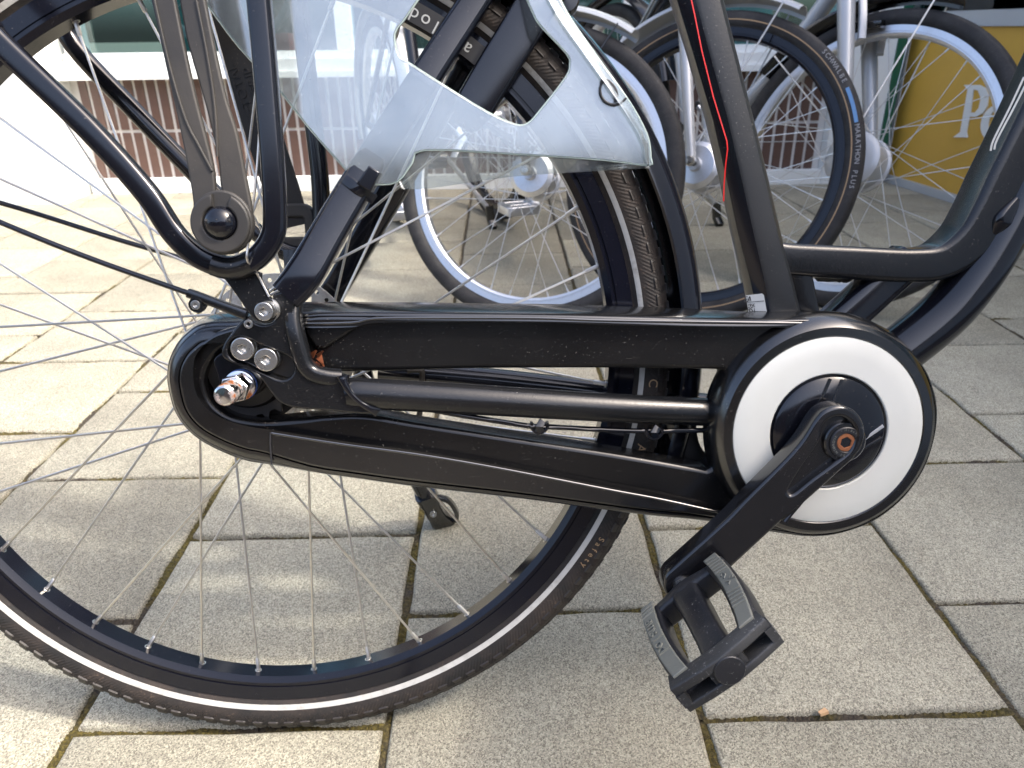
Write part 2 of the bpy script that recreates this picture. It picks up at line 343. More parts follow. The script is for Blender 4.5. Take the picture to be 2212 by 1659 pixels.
def box(x0, x1, y0, y1, z0, z1):
    v = [(x, y, z) for z in (z0, z1) for y in (y0, y1) for x in (x0, x1)]
    return v, [(0, 2, 3, 1), (4, 5, 7, 6), (0, 1, 5, 4), (2, 6, 7, 3), (0, 4, 6, 2), (1, 3, 7, 5)]
def hexagon(r, n0, n1, c=V((0, 0, 0)), bevel=.0006): return prism([(c.x + r * math.cos(R(60 * i + 12)), c.y + r * math.sin(R(60 * i + 12))) for i in range(6)], [], n0, n1, bevel, 2)
def bolt(mb, c, r, n0, n1, socket=.45):
    """button bolt with a hexagonal socket, axis along z"""
    hx = [(c.x + r * socket * math.cos(R(60 * i + 20)), c.y + r * socket * math.sin(R(60 * i + 20))) for i in range(6)]
    ci = [(c.x + x, c.y + y) for x, y in circ(28, r)]
    mb.add(*prism(ci, [hx], n1 - (n1 - n0) * .55, n1, r * .08, 2)); mb.add(*prism(ci, [], n0, n1 - (n1 - n0) * .55 + .00002, r * .02, 1)); return mb

# ------------------------------------------------------------------ the setting: ground, pavers, moss
gm = mesh('ground', [(-60, -60, -.012), (60, -60, -.012), (60, 60, -.012), (-60, 60, -.012)], [(0, 1, 2, 3)])
tag(link('ground', gm, sandm, None, None), None, None, kind='structure')
pave = empty('pavement', Matrix.Identity(4)); tag(pave, None, None, kind='structure')
JY = -0.0110; PW, PL, JT = .2985, .3000, .0085
JX = V((math.cos(JY), -math.sin(JY), 0)); JV = V((math.sin(JY), math.cos(JY), 0))
def pv(a, b, z=0.0): return JX * a + JV * b + V((0, 0, z))
def slab_mesh(k):
    rnd = random.Random(k); a, b = (PW - JT) / 2, (PL - JT) / 2; mb = MB(); ch = .0035; n = 10
    ring = []
    for (x0, y0, x1, y1) in ((-a, -b, a, -b), (a, -b, a, b), (a, b, -a, b), (-a, b, -a, -b)):
        for i in range(n):
            t = i / n; j = rnd.uniform(-.0012, .0012); x = x0 + (x1 - x0) * t; y = y0 + (y1 - y0) * t
            ring.append((x + (j if x0 == x1 else (0 if i else 0)), y + (j if y0 == y1 else 0)))
    m = len(ring); vs = []
    for z, s in ((-.05, 0), (-ch, 0), (-ch * .3, ch * .45), (0, ch * 1.3)):
        for x, y in ring:
            vs.append((x - math.copysign(s, x) * (abs(x) > a * .985), y - math.copysign(s, y) * (abs(y) > b * .985), z))
    fs = [(r * m + i, r * m + (i + 1) % m, (r + 1) * m + (i + 1) % m, (r + 1) * m + i) for r in range(3) for i in range(m)] + [tuple(3 * m + i for i in range(m))]
    me = fix(mesh('paver', vs, fs)); me.materials.append(concretem)
    me.polygons.foreach_set('use_smooth', [True] * len(me.polygons)); me.set_sharp_from_angle(angle=R(50)); return me
slabs = [slab_mesh(k) for k in range(5)]
X0, Y0 = -.1165, .515
joints = []
for ci in range(-12, 11):
    xa = X0 + PW * ci + PW / 2; off = 0 if ci % 2 else PL / 2
    for rj in range(-2, 12):
        yb = Y0 + off + PL * rj + PL / 2
        if yb > 3.75 or yb < .05 or abs(xa) > .95 + .80 * max(yb, .3): continue
        o = bpy.data.objects.new('paver', random.choice(slabs)); COL.objects.link(o); o.parent = pave
        o.location = pv(xa, yb, random.uniform(-.0012, .0008)); o.rotation_euler = (random.gauss(0, .0025), random.gauss(0, .0025), -JY * 0 + math.atan2(JX.y, JX.x) + random.choice((0, math.pi)) + random.gauss(0, .002))
        joints.append((xa, yb))
# moss and grit standing in the joints near the camera
mb = MB(); rnd = random.Random(3)
def moss_strip(p0, p1, wd, step):
    L = (p1 - p0).length; n = max(2, int(L / step)); t = (p1 - p0).normalized(); s = V((-t.y, t.x, 0)); k = 5
    vs = []; ph = rnd.uniform(0, 50)
    for i in range(n + 1):
        d = L * i / n; patch = math.sin(d * 31 + ph) + math.sin(d * 73 + ph * 2.3) * .7 + math.sin(d * 13 + ph * .7)
        hgt = -.0046 + .0020 * max(-1.2, min(1.6, patch))
        for j in range(k):
            q = (j / (k - 1) - .5) * 2; vs.append(p0 + t * (d + rnd.uniform(-.4, .4) * step) + s * (q * wd) + V((0, 0, hgt + rnd.uniform(-.0016, .0016) - .0022 * q * q)))
    fs = [(i * k + j, i * k + j + 1, (i + 1) * k + j + 1, (i + 1) * k + j) for i in range(n) for j in range(k - 1)]; mb.add(vs, fs)
for xa, yb in joints:
    if yb > 2.0 or abs(xa) > .5 + .75 * yb: continue
    st = .0022 if yb < 1.0 else .004
    moss_strip(pv(xa - PW / 2, yb - PL / 2), pv(xa - PW / 2, yb + PL / 2), .0060, st)
    moss_strip(pv(xa - PW / 2, yb - PL / 2), pv(xa + PW / 2, yb - PL / 2), .0060, st)
me = mesh('joint_moss', mb.v, mb.f)
tag(link('joint_moss', me, mossm, None, None), 'olive brown moss and grit filling the joints between pavers', 'moss', kind='stuff')

# ------------------------------------------------------------------ wheels
def make_wheel(parent, name, c, R0, half, tyre_m, rim_m, spoke_m, hub_prof, hub_m, phase=0., tang=.043, flange=.030, stripe=None, rim=None, seg=120, spoke_r=.0011, tread=0, depth=.0515, M=None):
    """wheel about the z axis through c: tyre, rim, hub, 36 tangential spokes with nipples"""
    wh = empty(name, None, parent); rn = R0 - depth
    if M is not None: wh.matrix_local = M
    k = R0 / .349
    if rim is None:
        rim = [(rn - .001, -.009), (rn - .001, .009), (rn + .0015, .0105), (rn + .004, .0122), (rn + .006, .0122), (rn + .0065, .0113), (rn + .0075, .0113), (rn + .008, .0124), (rn + .0205, .0127), (rn + .0205, .0095), (rn + .012, .009), (rn + .012, -.009), (rn + .0205, -.0095), (rn + .0205, -.0127), (rn + .008, -.0124), (rn + .004, -.0122), (rn + .0015, -.0105)]
    MB().add(*lathe(rim, seg * 2, True, c)).build('rim', rim_m, wh, 30)
    b0 = rn + .016; h = half; pts = [(b0, .0100), (b0 + .004, .0118), (b0 + .0058, .0122), (b0 + .0066, .0132), (b0 + .010, .0155 * h / .019), (b0 + .016, .0185 * h / .019), (b0 + .021, h), (R0 - .0095, h * .97), (R0 - .006, h * .86), (R0 - .0025, h * .62), (R0 - .0006, h * .30), (R0, 0)]
    prof = pts + [(r, -z) for r, z in reversed(pts[:-1])]
    MB().add(*lathe(prof, seg * 2, True, c)).build('tyre', tyre_m, wh, 40)
    if stripe:
        s0, s1, sm = stripe
        def zz(r):
            for (ra, za), (rb, zb) in zip(pts, pts[1:]):
                if ra <= r <= rb: return za + (zb - za) * (r - ra) / (rb - ra)
        rr = [s0 + (s1 - s0) * i / 4 for i in range(5)]
        MB().add(*lathe([(r, zz(r) + .0004) for r in rr] + [(r, zz(r) - .0004) for r in reversed(rr)], seg * 2, True, c)).build('reflective_stripe', sm, wh, 40)
    MB().add(*lathe(hub_prof, 64, True, c)).build('hub', hub_m, wh, 30)
    for i in range(36):
        a = R(phase + 10 * i); near = 1 if i % 2 == 0 else -1; sg = -1 if (i // 2) % 2 == 0 else 1
        p0 = V((math.cos(a) * (rn + .001), math.sin(a) * (rn + .001), .001 * near)); nrm = V((math.cos(a), math.sin(a), 0)); tg = V((-math.sin(a), math.cos(a), 0))
        # end on the flange so that the spoke is nearly tangent to the flange circle
        b = math.acos(min(1, tang / rn)); hub_p = (nrm * math.cos(b) - tg * (-sg) * math.sin(b)) * tang; hub_p.z = flange * near
        d = (hub_p - p0).normalized(); hub_p = hub_p + V((d.x, d.y, 0)) * .004
        m = MB().add(*tube([p0 + d * .010, hub_p], spoke_r, 6)); m.add(*tube([p0 - d * .002, p0 + d * .0125, p0 + d * .0135], [.0019, .0019, .0013], 6))
        if spoke_r > .001:
            e = lathe([(.0030, -.0003), (.0030, .0003), (.0021, .0006), (.0020, -.0003)], 10)
            m.add(e[0], e[1], Matrix.Translation(p0 - nrm * .0022 - V((0, 0, .001 * near))) @ nrm.to_track_quat('Z', 'Y').to_matrix().to_4x4())
        m.v = [v + c for v in m.v]; m.build('spoke', spoke_m, wh, 40)
    if tread:
        bm = MB(); st = 360 / tread
        def block(side):
            vs = []; A = .30 * st
            for q, (r, z) in enumerate(((R0 - .0118, h * 1.0), (R0 - .0026, h * .66))):
                for (aa, dz) in ((-A, 0), (A * .55, 0), (A, -.0015)):
                    for up in (-.0008, .0010):
                        rr = r + up * .75; vs.append(V((rr * math.cos(R(aa + q * .25)), rr * math.sin(R(aa + q * .25)), side * (z + up * .8 + dz * .4))))
            # verts: (q, a, up)
            ix = lambda q, a_, u: q * 6 + a_ * 2 + u
            fs = [(ix(0, 0, 1), ix(0, 1, 1), ix(1, 1, 1), ix(1, 0, 1)), (ix(0, 1, 1), ix(0, 2, 1), ix(1, 2, 1), ix(1, 1, 1))]
            for (p, q2) in (((0, 0), (0, 1)), ((0, 1), (0, 2)), ((0, 2), (1, 2)), ((1, 2), (1, 1)), ((1, 1), (1, 0)), ((1, 0), (0, 0))):
                fs.append((ix(*p, 0), ix(*q2, 0), ix(*q2, 1), ix(*p, 1)))
            return vs, fs
        b1 = MB().add(*block(1)).me('tread_block'); b1.materials.append(treadm)
        far = MB()
        for i in range(tread):
            o = bpy.data.objects.new('tread_block', b1); COL.objects.link(o); o.parent = wh
            o.location = c; o.rotation_euler = (0, 0, R(i * st + random.uniform(-.1, .1)))
            vs, fs = block(-1); far.add(vs, fs, Matrix.Translation(c) @ Matrix.Rotation(R(i * st), 4, 'Z'))
            for zz_ in (-.0045, .0045):
                cb = box(R0 - .0016, R0 + .0007, -.0042, .0042, zz_ - .0036, zz_ + .0036)
                far.add(cb[0], cb[1], Matrix.Translation(c) @ Matrix.Rotation(R((i + (.5 if zz_ > 0 else 0)) * st), 4, 'Z'))
        far.build('far_tread_blocks', treadm, wh, None)['kind'] = 'stuff'
    return wh

# ------------------------------------------------------------------ the near bicycle
bike = empty('bicycle', frame_matrix(BO, BX, BY, BZ))
tag(bike, 'black bicycle in front with white chain guard disc, clear coat guard and pedal', 'bicycle')
HC = V((0, RO, 0))
hubp = [(.004, -.060), (.020, -.060), (.022, -.050), (.034, -.048), (.036, -.036), (.047, -.034), (.047, -.030), (.038, -.026), (.036, .022), (.047, .028), (.047, .032), (.036, .036), (.030, .050), (.012, .054), (.004, .062)]
wheel = make_wheel(bike, 'rear_wheel', HC, RO, .0190, tyrem, rimm, spokem, hubp, darkm, phase=-145.8, stripe=(.3222, .3262, stripem), tread=144)
# disc brake rotor on the far side
rp = []
n = 12
MBr = MB(); hol = []
for i in range(n):
    a = R(30 * i); hol.append([(.049 * math.cos(a + dx) * k, .049 * math.sin(a + dx) * k) for dx, k in ((-.17, 1.0), (.02, .92), (.17, .98), (.10, 1.14), (-.08, 1.17))])
for i in range(36):
    a = R(10 * i + 4); q = .0635; hol.append([(q * math.cos(a) + .0022 * math.cos(b), q * math.sin(a) + .0022 * math.sin(b)) for b in [R(60 * j) for j in range(6)]])
vs, fs = prism(circ(72, .0695), hol + [circ(24, .022)], -.056, -.054, .0002, 1)
MBr.add([V(v) + HC for v in vs], fs).build('brake_disc', rotorm, bike, 30)
# sprocket and its dust cover inside the rear end of the case
sp = MB(); teeth = []
for i in range(22):
    for da, r in ((0, .039), (.25, .039), (.45, .0435), (.6, .0435), (.85, .039)): teeth.append((r * math.cos(R((i + da) * 360 / 22)), r * math.sin(R((i + da) * 360 / 22))))
sp.add([V(v) + HC for v in prism(teeth, [], .041, .0435, .0003, 1)[0]], prism(teeth, [], .041, .0435, .0003, 1)[1])
sp.add(*lathe([(.004, .0435), (.030, .0435), (.031, .047), (.022, .050), (.020, .056), (.004, .057)], 40, True, HC)); sp.build('sprocket', darkm, bike)
# rim sticker with the maker's name, seen upside down between the stays
st = MB().add(*lathe([(.2985, .0130), (.3140, .0132), (.3140, .0125), (.2985, .0125)], 40, True, HC, 47, 66)); st.build('rim_sticker', inkm, wheel, 30)
arc_text('amslod', .0145, .3046, HC, .0134, 57.6, 1.78, .0001, flip=True).build('sticker_lettering', decal, wheel, None)
# tan lettering on the tyre wall
arc_text('CONTACT', .011, .3335, HC, .0192, -12, 2.5, .0002).build('tyre_lettering', goldink, wheel, None)
arc_text('Safety', .0075, .3335, HC, .0192, -32.5, 1.0, .0002).build('tyre_lettering', goldink, wheel, None)
arc_text('MIN. 3.5 BAR - MAX. 6.0 BAR (50-85 P.S.I.)', .0062, .3345, HC, .0191, -100, 1.0, .0003).build('embossed_lettering', tyrem, wheel, None)

# mudguard with its rear edge off to the left
mg = []
for r, z in ((.357, .028), (.364, .0275), (.371, .023), (.376, .014), (.378, 0), (.376, -.014), (.371, -.023), (.364, -.0275), (.357, -.028)): mg.append((r, z))
mgp = mg + [(r - .0016, z * .95) for r, z in reversed(mg)]
MB().add(*lathe(mgp, 110, True, HC, -17, 205)).build('mudguard', paint, bike, 40)
bk = MB().add(*sweep(smooth([at(p, 0) + V((0, 0, 0)) for p in K(11, (400, 640), (400, 780), (430, 900), (510, 1000), (580, 1040))], 4), rbox(.009, .022, .003))); bk.build('mudguard_bracket', darkm, bike)

# --- chain case
CASE_OUT = K(6, (440, 1085), (1000, 1086), (1500, 1090)) + K(7, (300, 988), (800, 1000), (1500, 1025)) + K(8, (0, 1055), (500, 1068), (800, 1100), (1000, 1165), (1200, 1280), (1380, 1470)) + K(11, (1895, 540), (1922, 680), (1905, 850), (1840, 1040), (1720, 1210), (1560, 1340), (1400, 1410), (1250, 1437), (1100, 1425), (960, 1395), (820, 1368), (660, 1345), (400, 1318), (100, 1290)) + K(10, (1450, 1465), (540, 1360), (0, 1285)) + K(9, (1150, 1535), (950, 1500), (740, 1420), (560, 1320), (430, 1200), (340, 1050), (290, 850), (285, 720), (310, 600), (370, 480), (450, 390), (560, 310), (700, 280), (900, 272), (1200, 235))
def case_n(p): return .043 + .017 * max(0, min(1, (p[0] - 1640) / 160))
case_out = smooth([V((q.x, q.y, 0)) for q in (at(p, case_n(p)) for p in CASE_OUT)], 5, True)
BB = V((.4612, RO - .0577, 0))
EDGE2 = K(9, (880, 375), (650, 450), (510, 580), (470, 720), (480, 880), (530, 1010), (640, 1120), (800, 1200), (1000, 1250), (1145, 1270)) + K(10, (0, 1035), (560, 1110), (1100, 1200), (1600, 1295), (2212, 1415)) + K(11, (300, 1225), (690, 1312))
e2 = [V((p.x, p.y, 0)) for p in ats(EDGE2, .064)]
e2 += [BB + V((.0885 * math.cos(R(a)), .0885 * math.sin(R(a)), 0)) for a in range(-125, 82, 8)]
e2 += [V((p.x, p.y, 0)) for p in ats([(1740, 699), (1670, 697.5), (1500, 696), (1303, 692), (1152, 687), (950, 686.5), (810, 688), (760, 697), (650, 698), (590, 690)], .064)]
case_in = smooth(e2, 4, True)
def inset(pts, d):
    k = len(pts); area = sum(pts[i].x * pts[(i + 1) % k].y - pts[(i + 1) % k].x * pts[i].y for i in range(k)); sg = 1 if area > 0 else -1; out = []
    for i, p in enumerate(pts):
        t = (pts[(i + 1) % k] - pts[i - 1]).normalized(); out.append(p + V((-t.y, t.x, 0)) * (sg * (d(p) if callable(d) else d)))
    return out
def ease(x): x = max(0, min(1, x)); return x * x * (3 - 2 * x)
def rear(p):      # how far the moulding rolls over: wide round the rear end, narrow on top and round the disc
    t = 1 + .75 * ease((.06 - p.x) / .06); t *= 1 - .32 * ease((p.y - (RO - .02)) / .04) * ease((p.x - .02) / .05); return t * (1 - .55 * ease((p.x - .34) / .10))
skin = []
for d_, n_ in ((.0030, .0235), (.0008, .0250), (0, .0275), (.0006, .040), (.0026, .0540), (.0044, .0600), (.0056, .0626), (.0072, .0646), (.0086, .0655), (.0100, .0657)):
    skin.append([V((p.x, p.y, n_)) for p in inset(case_out, lambda p: d_ * rear(p))])
k = len(case_out); sh = MB()
sh.add([p for r_ in skin for p in r_], [(i * k + j, i * k + (j + 1) % k, (i + 1) * k + (j + 1) % k, (i + 1) * k + j) for i in range(len(skin) - 1) for j in range(k)])
sh.add(*prism(inset(case_out, lambda p: .0097 * rear(p)), [case_in], .0520, .0659, .0032, 4))
sh.build('chain_case_shell', casem, bike, 50)
beadm = dusty('highlight_bead_gloss', (.010, .0105, .012), .12, specks=.2, wear=.2, coat=1.0, broad=.01, spec=1.0)  # glossy bead added along the shell edge to draw a highlight line
for pts in (EDGE2[9:], [(640, 699), (760, 697), (810, 688), (950, 686.5), (1152, 687), (1303, 692), (1500, 695), (1670, 697.5), (1760, 699)]):
    MB().add(*tube(smooth(ats(pts, .0652), 4), .0014, 8)).build('highlight_bead', beadm, bike, 60)
WIN = K(9, (750, 575), (650, 680), (600, 800), (610, 900), (660, 1010), (760, 1100), (900, 1150), (1140, 1165), (1400, 1145), (1620, 1120)) + K(10, (160, 780), (590, 850), (1400, 975), (2212, 1100)) + [(1500, 1008), (1530, 1011), (1540, 992), (1536, 936), (1543, 871), (1558, 830), (1566, 812), (1556, 799), (1470, 797), (1325, 795), (1035, 796), (801, 802), (700, 800), (640, 770), (600, 735), (540, 730)]
win = smooth([V((p.x, p.y, 0)) for p in ats(WIN, .056)], 5, True)
shr = [BB * 0 + p for p in case_out]
cen = sum(shr, V()) / len(shr)
panel_out = []
for i, p in enumerate(shr):
    t = (shr[(i + 1) % len(shr)] - shr[i - 1]).normalized(); nrm = V((-t.y, t.x, 0))
    panel_out.append(p + nrm * (-.0045 if (p + nrm * .002 - cen).length > (p - cen).length else .0045))
panel = MB().add(*prism(panel_out, [win], .030, .0580, .0040, 3)).build('chain_case_panel', casein, bike, 40)
# moulded facet behind the seat stay and the join between the two halves of the case
fac = [V((p.x, p.y, 0)) for p in ats(K(6, (455, 1240), (930, 1232), (760, 1350), (640, 1425), (570, 1420), (510, 1330)), .061)]
MB().add(*prism(fac, [], .054, .0622, .0026, 3)).build('case_facet', casein, bike, 40)
sm_ = MB().add(*sweep(ats(K(9, (1138, 1268), (1136, 1360), (1142, 1450), (1148, 1528)), .0667), rbox(.0006, .0006, .0002))); sm_.build('case_seam', inkm, bike)
# front disc: black dish, white ring, black centre
MB().add(*lathe([(.0935, .050), (.0925, .060), (.0875, .0712), (.0835, .0742), (.0770, .0745), (.0764, .0738), (.0764, .050)], 128, True, BB)).build('disc_dish', casem, bike, 30)
MB().add(*lathe([(.0760, .062), (.0760, .0738), (.0750, .0743), (.0620, .0752), (.0478, .0757), (.0470, .0750), (.0470, .062)], 128, True, BB)).build('white_disc', whitem, bike, 30)
MB().add(*lathe([(.0468, .060), (.0466, .0738), (.0460, .0742), (.0450, .0738), (.0446, .0752), (.0425, .0768), (.030, .0785), (.012, .0795), (.012, .060)], 96, True, BB)).build('disc_centre', paint, bike, 30)
for (pa, pb) in (((1290, 508), (1190, 700)), ((1362, 512), (1295, 650)), ((1488, 862), (1600, 785)), ((1460, 930), (1595, 858))):
    a, b = at(K(11, pa)[0], .0782), at(K(11, pb)[0], .0772)
    if pa[0] < 1400: a.z, b.z = .0772, .0792
    o = MB().add(*sweep([a, b], rbox(.0013, .0004, .0002))).build('disc_stripe', silverm if pa == (1488, 862) else crankm, bike)

# --- frame
def boxtube(name, pts, sec, mat, scale=None, per=6):
    p = smooth(pts, per); sc = None
    if scale:
        sc = [];
        for i in range(len(p)):
            t = i / (len(p) - 1) * (len(scale) - 1); k = min(int(t), len(scale) - 2); f = t - k
            a, b = scale[k], scale[k + 1]; sc.append((a[0] + (b[0] - a[0]) * f, a[1] + (b[1] - a[1]) * f))
    return MB().add(*sweep(p, sec, sc)).build(name, mat, bike, 45)
# right chain stay and cable beneath it
boxtube('chain_stay', [at((752, 849), .0715), at((790, 850), .0713), at((1040, 864), .067), at((1325, 881), .058), at((1600, 893), .044)], circ(24), paint_matt, [(.0116, .0104), (.0122, .0112), (.0120, .0114), (.0117, .0112), (.0116, .0110)])
boxtube('far_chain_stay', [at((820, 800), -.066), at((1100, 825), -.062), at((1560, 880), -.045)], circ(16, .0115), paint)
boxtube('brake_hose', [at(p, z) for p, z in (((930, 885), .066), ((996, 897), .066), ((1134, 919), .063), ((1165, 921), .062), ((1325, 929), .056), ((1412, 931), .054), ((1560, 929), .046))], circ(8, .0022), paint)
for c0 in ((1165, 915), (1412, 928)):
    m = MB(); q = at(c0, .061 if c0[0] < 1300 else .054)
    m.add(*sweep([q + V((.0065 * math.cos(R(t)), .0058 * math.sin(R(t)) - .001, 0)) for t in range(-200, 21, 20)], rbox(.0013, .0035, .0006)))
    m.add(*sweep([q + V((.0018, -.0075, .002)), q + V((-.0005, -.001, .005)), q + V((.0028, .003, .003))], rbox(.0032, .0007, .0003))); m.build('hose_clip', paint, bike)
# drop-out plate
DO = K(9, (1165, 120), (1202, 240), (1200, 300), (1160, 348), (1080, 364), (1015, 340), (960, 300), (880, 365), (820, 445), (765, 525), (745, 595), (768, 645), (850, 690), (960, 722), (1050, 790), (1120, 880), (1165, 940), (1220, 1000), (1330, 1050), (1500, 1066), (1640, 1076), (1900, 1102), (2010, 1090), (1960, 1010), (1860, 930), (1790, 850), (1760, 790), (1690, 780), (1580, 765), (1500, 722), (1445, 640), (1405, 520), (1380, 420), (1360, 330), (1345, 240), (1360, 150), (1280, 90))
do = [V((p.x, p.y, 0)) for p in ats(DO, .075)]
slot_a, slot_b = at(K(9, (905, 573))[0], .075), at(K(9, (1240, 715))[0], .075); d = (slot_b - slot_a).normalized(); nn = V((-d.y, d.x, 0)); slot = []
for i in range(9): a = R(90 + 180 * i / 8); slot.append(slot_a + (d * math.cos(a) + nn * math.sin(a)) * .0098)
for i in range(9): a = R(-90 + 180 * i / 8); slot.append(slot_b + (d * math.cos(a) + nn * math.sin(a)) * .0098)
dom = MB().add(*prism(smooth(do, 3, True), [slot], .0695, .0795, .0018, 3)); dom.build('drop_out_plate', paint_matt, bike, 40)
# raised flange that runs from the stay down into the chain stay
fl = [at(p, z) for p, z in zip(K(9, (1330, 200), (1325, 320), (1350, 450), (1385, 580), (1420, 690), (1490, 765), (1600, 800), (1720, 812)), (.070, .0735, .0755, .0760, .0760, .0755, .0745, .072))]
boxtube('drop_out_flange', fl, rbox(.0066, .0072, .0050, 5), paint_matt)
wl = [at(p, z) for p, z in zip(K(9, (1740, 800), (1750, 850), (1800, 930), (1880, 1010), (1960, 1060), (2020, 1085)), (.079, .0805, .0805, .080, .0785, .075))]
boxtube('weld_bead', wl, rbox(.0034, .0034, .0022), paint, [(1.5, 1.3), (.8, 1), (.7, 1), (.7, 1), (.8, 1), (1.4, 1)])
# hub carrier plate seen in the slot, bolts, washers
sl_ = MB().add(*prism([slot_a * 1 + V((-.010, .011, 0)), slot_b + V((.012, .010, 0)), slot_b + V((.010, -.013, 0)), slot_a + V((-.012, -.010, 0))], [], .062, .0690, .0005, 1)); sl_.build('slider_plate', darkm, bike)
for pc in ((905, 573), (1100, 662)):
    q = at(K(9, pc)[0], .0815); b = MB(); bolt(b, q, .0088, .0700, .0822, .38); b.build('slider_bolt', boltm, bike, 30)
q = at(K(9, (1082, 262))[0], .094); b = MB(); bolt(b, q, .0068, .081, .0945, .42); b.add(*lathe([(.002, .0800), (.0086, .0800), (.0086, .0820), (.002, .0820)], 28, True, q * 1 - V((0, 0, q.z)))); b.build('carrier_bolt', boltm, bike, 30)
q = at(K(9, (965, 362))[0], .078); b = MB(); bolt(b, q, .0033, .0765, .0815, .5); b.build('small_screw', boltm, bike, 30)
# axle: bracket plate, blue washer, nut, domed cap
AX = V((.001, RO - .009, 0))
br = [V((p.x, p.y, 0)) for p in ats(K(9, (665, 665), (760, 600), (860, 640), (1000, 720), (1075, 800), (1010, 940), (900, 930), (720, 880), (700, 800)), .064)]
MB().add(*prism(smooth(br, 3, True), [], .058, .0635, .0008, 2)).build('axle_bracket', paint, bike)
MB().add(*lathe([(.005, .0636), (.0122, .0636), (.0122, .0652), (.005, .0652)], 40, True, AX)).build('axle_washer', blueseal, bike, 30)
ax = MB().add(*lathe([(.004, .0653), (.0118, .0653), (.0118, .0700), (.0105, .0705), (.004, .0705)], 40, True, AX)); ax.add(*hexagon(.0112, .0704, .0850, AX, .0010)); ax.build('axle_nut', chromem, bike, 30)
MB().add(*lathe([(.0001, .084), (.0083, .084), (.0083, .1010), (.0076, .1040), (.0060, .1055), (.0001, .1058)], 36, True, AX)).build('axle_cap', chromem, bike, 30)
# seat stays
ss = [at(K(9, (1270, 130))[0], .074), at((660, 588), .0715), at((720, 485), .062), at((790, 370), .053), at((930, 150), .040), at((1060, -50), .030), at((1310, -440), .020)]
boxtube('seat_stay', ss, rbox(.0125, .0080, .0045), paint, [(1.0, .8), (1.1, 1), (1.03, 1), (1.0, 1), (.92, 1), (.9, 1), (.9, 1)])
fs_ = [at((700, 660), -.075), at((745, 590), -.072), at((850, 405), -.060), at((950, 225), -.048), at((1070, 0), -.040), at((1300, -430), -.022)]
boxtube('far_seat_stay', fs_, rbox(.0145, .0085, .004), paint, [(.8, 1), (.8, 1), (.9, 1), (.9, 1), (.9, 1), (.9, 1)])
boxtube('lock_arm', [at(p, .026) for p in ((1000, 278), (1012, 256), (1030, 222), (1080, 138), (1130, 58), (1300, -225))], rbox(.0155, .0070, .003), paint, [(.5, .7), (.85, 1), (1, 1), (1, 1), (1, 1), (1, 1)])
lk = at((1219, -6), .012)
MB().add(*lathe([(.0001, -.030), (.0115, -.030), (.0125, -.027), (.0125, .010), (.0110, .013), (.0001, .014)], 32, True, lk - V((0, 0, lk.z)))).build('lock_housing', paint, bike, 30)
# seat tube: six edges measured down its length
rows = [(-520, 1295, 1303, 1312, 1356, 1416), (-40, 1435, 1442, 1450, 1492, 1551), (0, 1445, 1453, 1462, 1501, 1561), (112, 1481, 1488, 1496, 1530, 1589), (260, 1523, 1531, 1540, 1571, 1627), (400, 1556, 1563, 1572, 1603, 1661), (500, 1577, 1583, 1593, 1625, 1684), (600, 1602, 1609, 1619, 1648, 1711), (690, 1620, 1628, 1640, 1664, 1733), (720, 1627, 1635, 1647, 1671, 1740)]
mb = MB(); sec = []
for y, a, b_, c_, d_, e_ in rows:
    sec.append([at((a, y), -.020), at((a, y), -.004), at((b_, y), .009), at((c_, y), .0165), at((d_, y), .0215), at((d_ + 10, y), .0225), at((e_ - 6, y), .0205), at((e_, y), .0175), at((e_ + 2, y), -.004), at((e_ - 6, y), -.022), at(((a + e_) / 2, y), -.026)])
m = len(sec[0]); vs = [p for s_ in sec for p in s_]
fs = [(i * m + j, i * m + (j + 1) % m, (i + 1) * m + (j + 1) % m, (i + 1) * m + j) for i in range(len(sec) - 1) for j in range(m)] + [tuple(range(m)), tuple((len(sec) - 1) * m + j for j in range(m))]
st_o = mb.add(vs, fs).build('seat_tube', dusty('grained_grey_black_paint', (.0110, .0122, .0140), .34, specks=.7, wear=.4, grain=.14, broad=.015), bike, 28)
gl_ = MB(); gv = []
for (y, a, b_, c_, d_, e_) in rows: gv += [at((c_ + 1, y), .0172), at((c_ + (d_ - c_) * .5, y), .0200), at((d_ + 2, y), .0220)]
gl_.add(gv, [(i * 3 + j, i * 3 + j + 1, i * 3 + j + 4, i * 3 + j + 3) for i in range(len(rows) - 1) for j in range(2)]); gl_.build('gloss_panel', paint, bike, 60)
RL = [(1492, -6), (1500, 30), (1516, 110), (1541, 210), (1560, 272), (1570, 305), (1571.5, 322), (1567, 360), (1564, 400), (1563, 435)]
def tube_n(p):
    y = p[1]
    for r0, r1 in zip(rows, rows[1:]):
        if r0[0] <= y <= r1[0]:
            f = (y - r0[0]) / (r1[0] - r0[0]); c_ = r0[3] + f * (r1[3] - r0[3]); d_ = r0[4] + f * (r1[4] - r0[4]); t = (p[0] - c_) / (d_ - c_)
            return .0172 + .0050 * max(-.7, min(1, t)) + .0004
    return .02
MB().add(*sweep([at(p, tube_n(p) + .0002) for p in RL], rbox(.00055, .0002, .0001))).build('red_pinstripe', redm, bike)
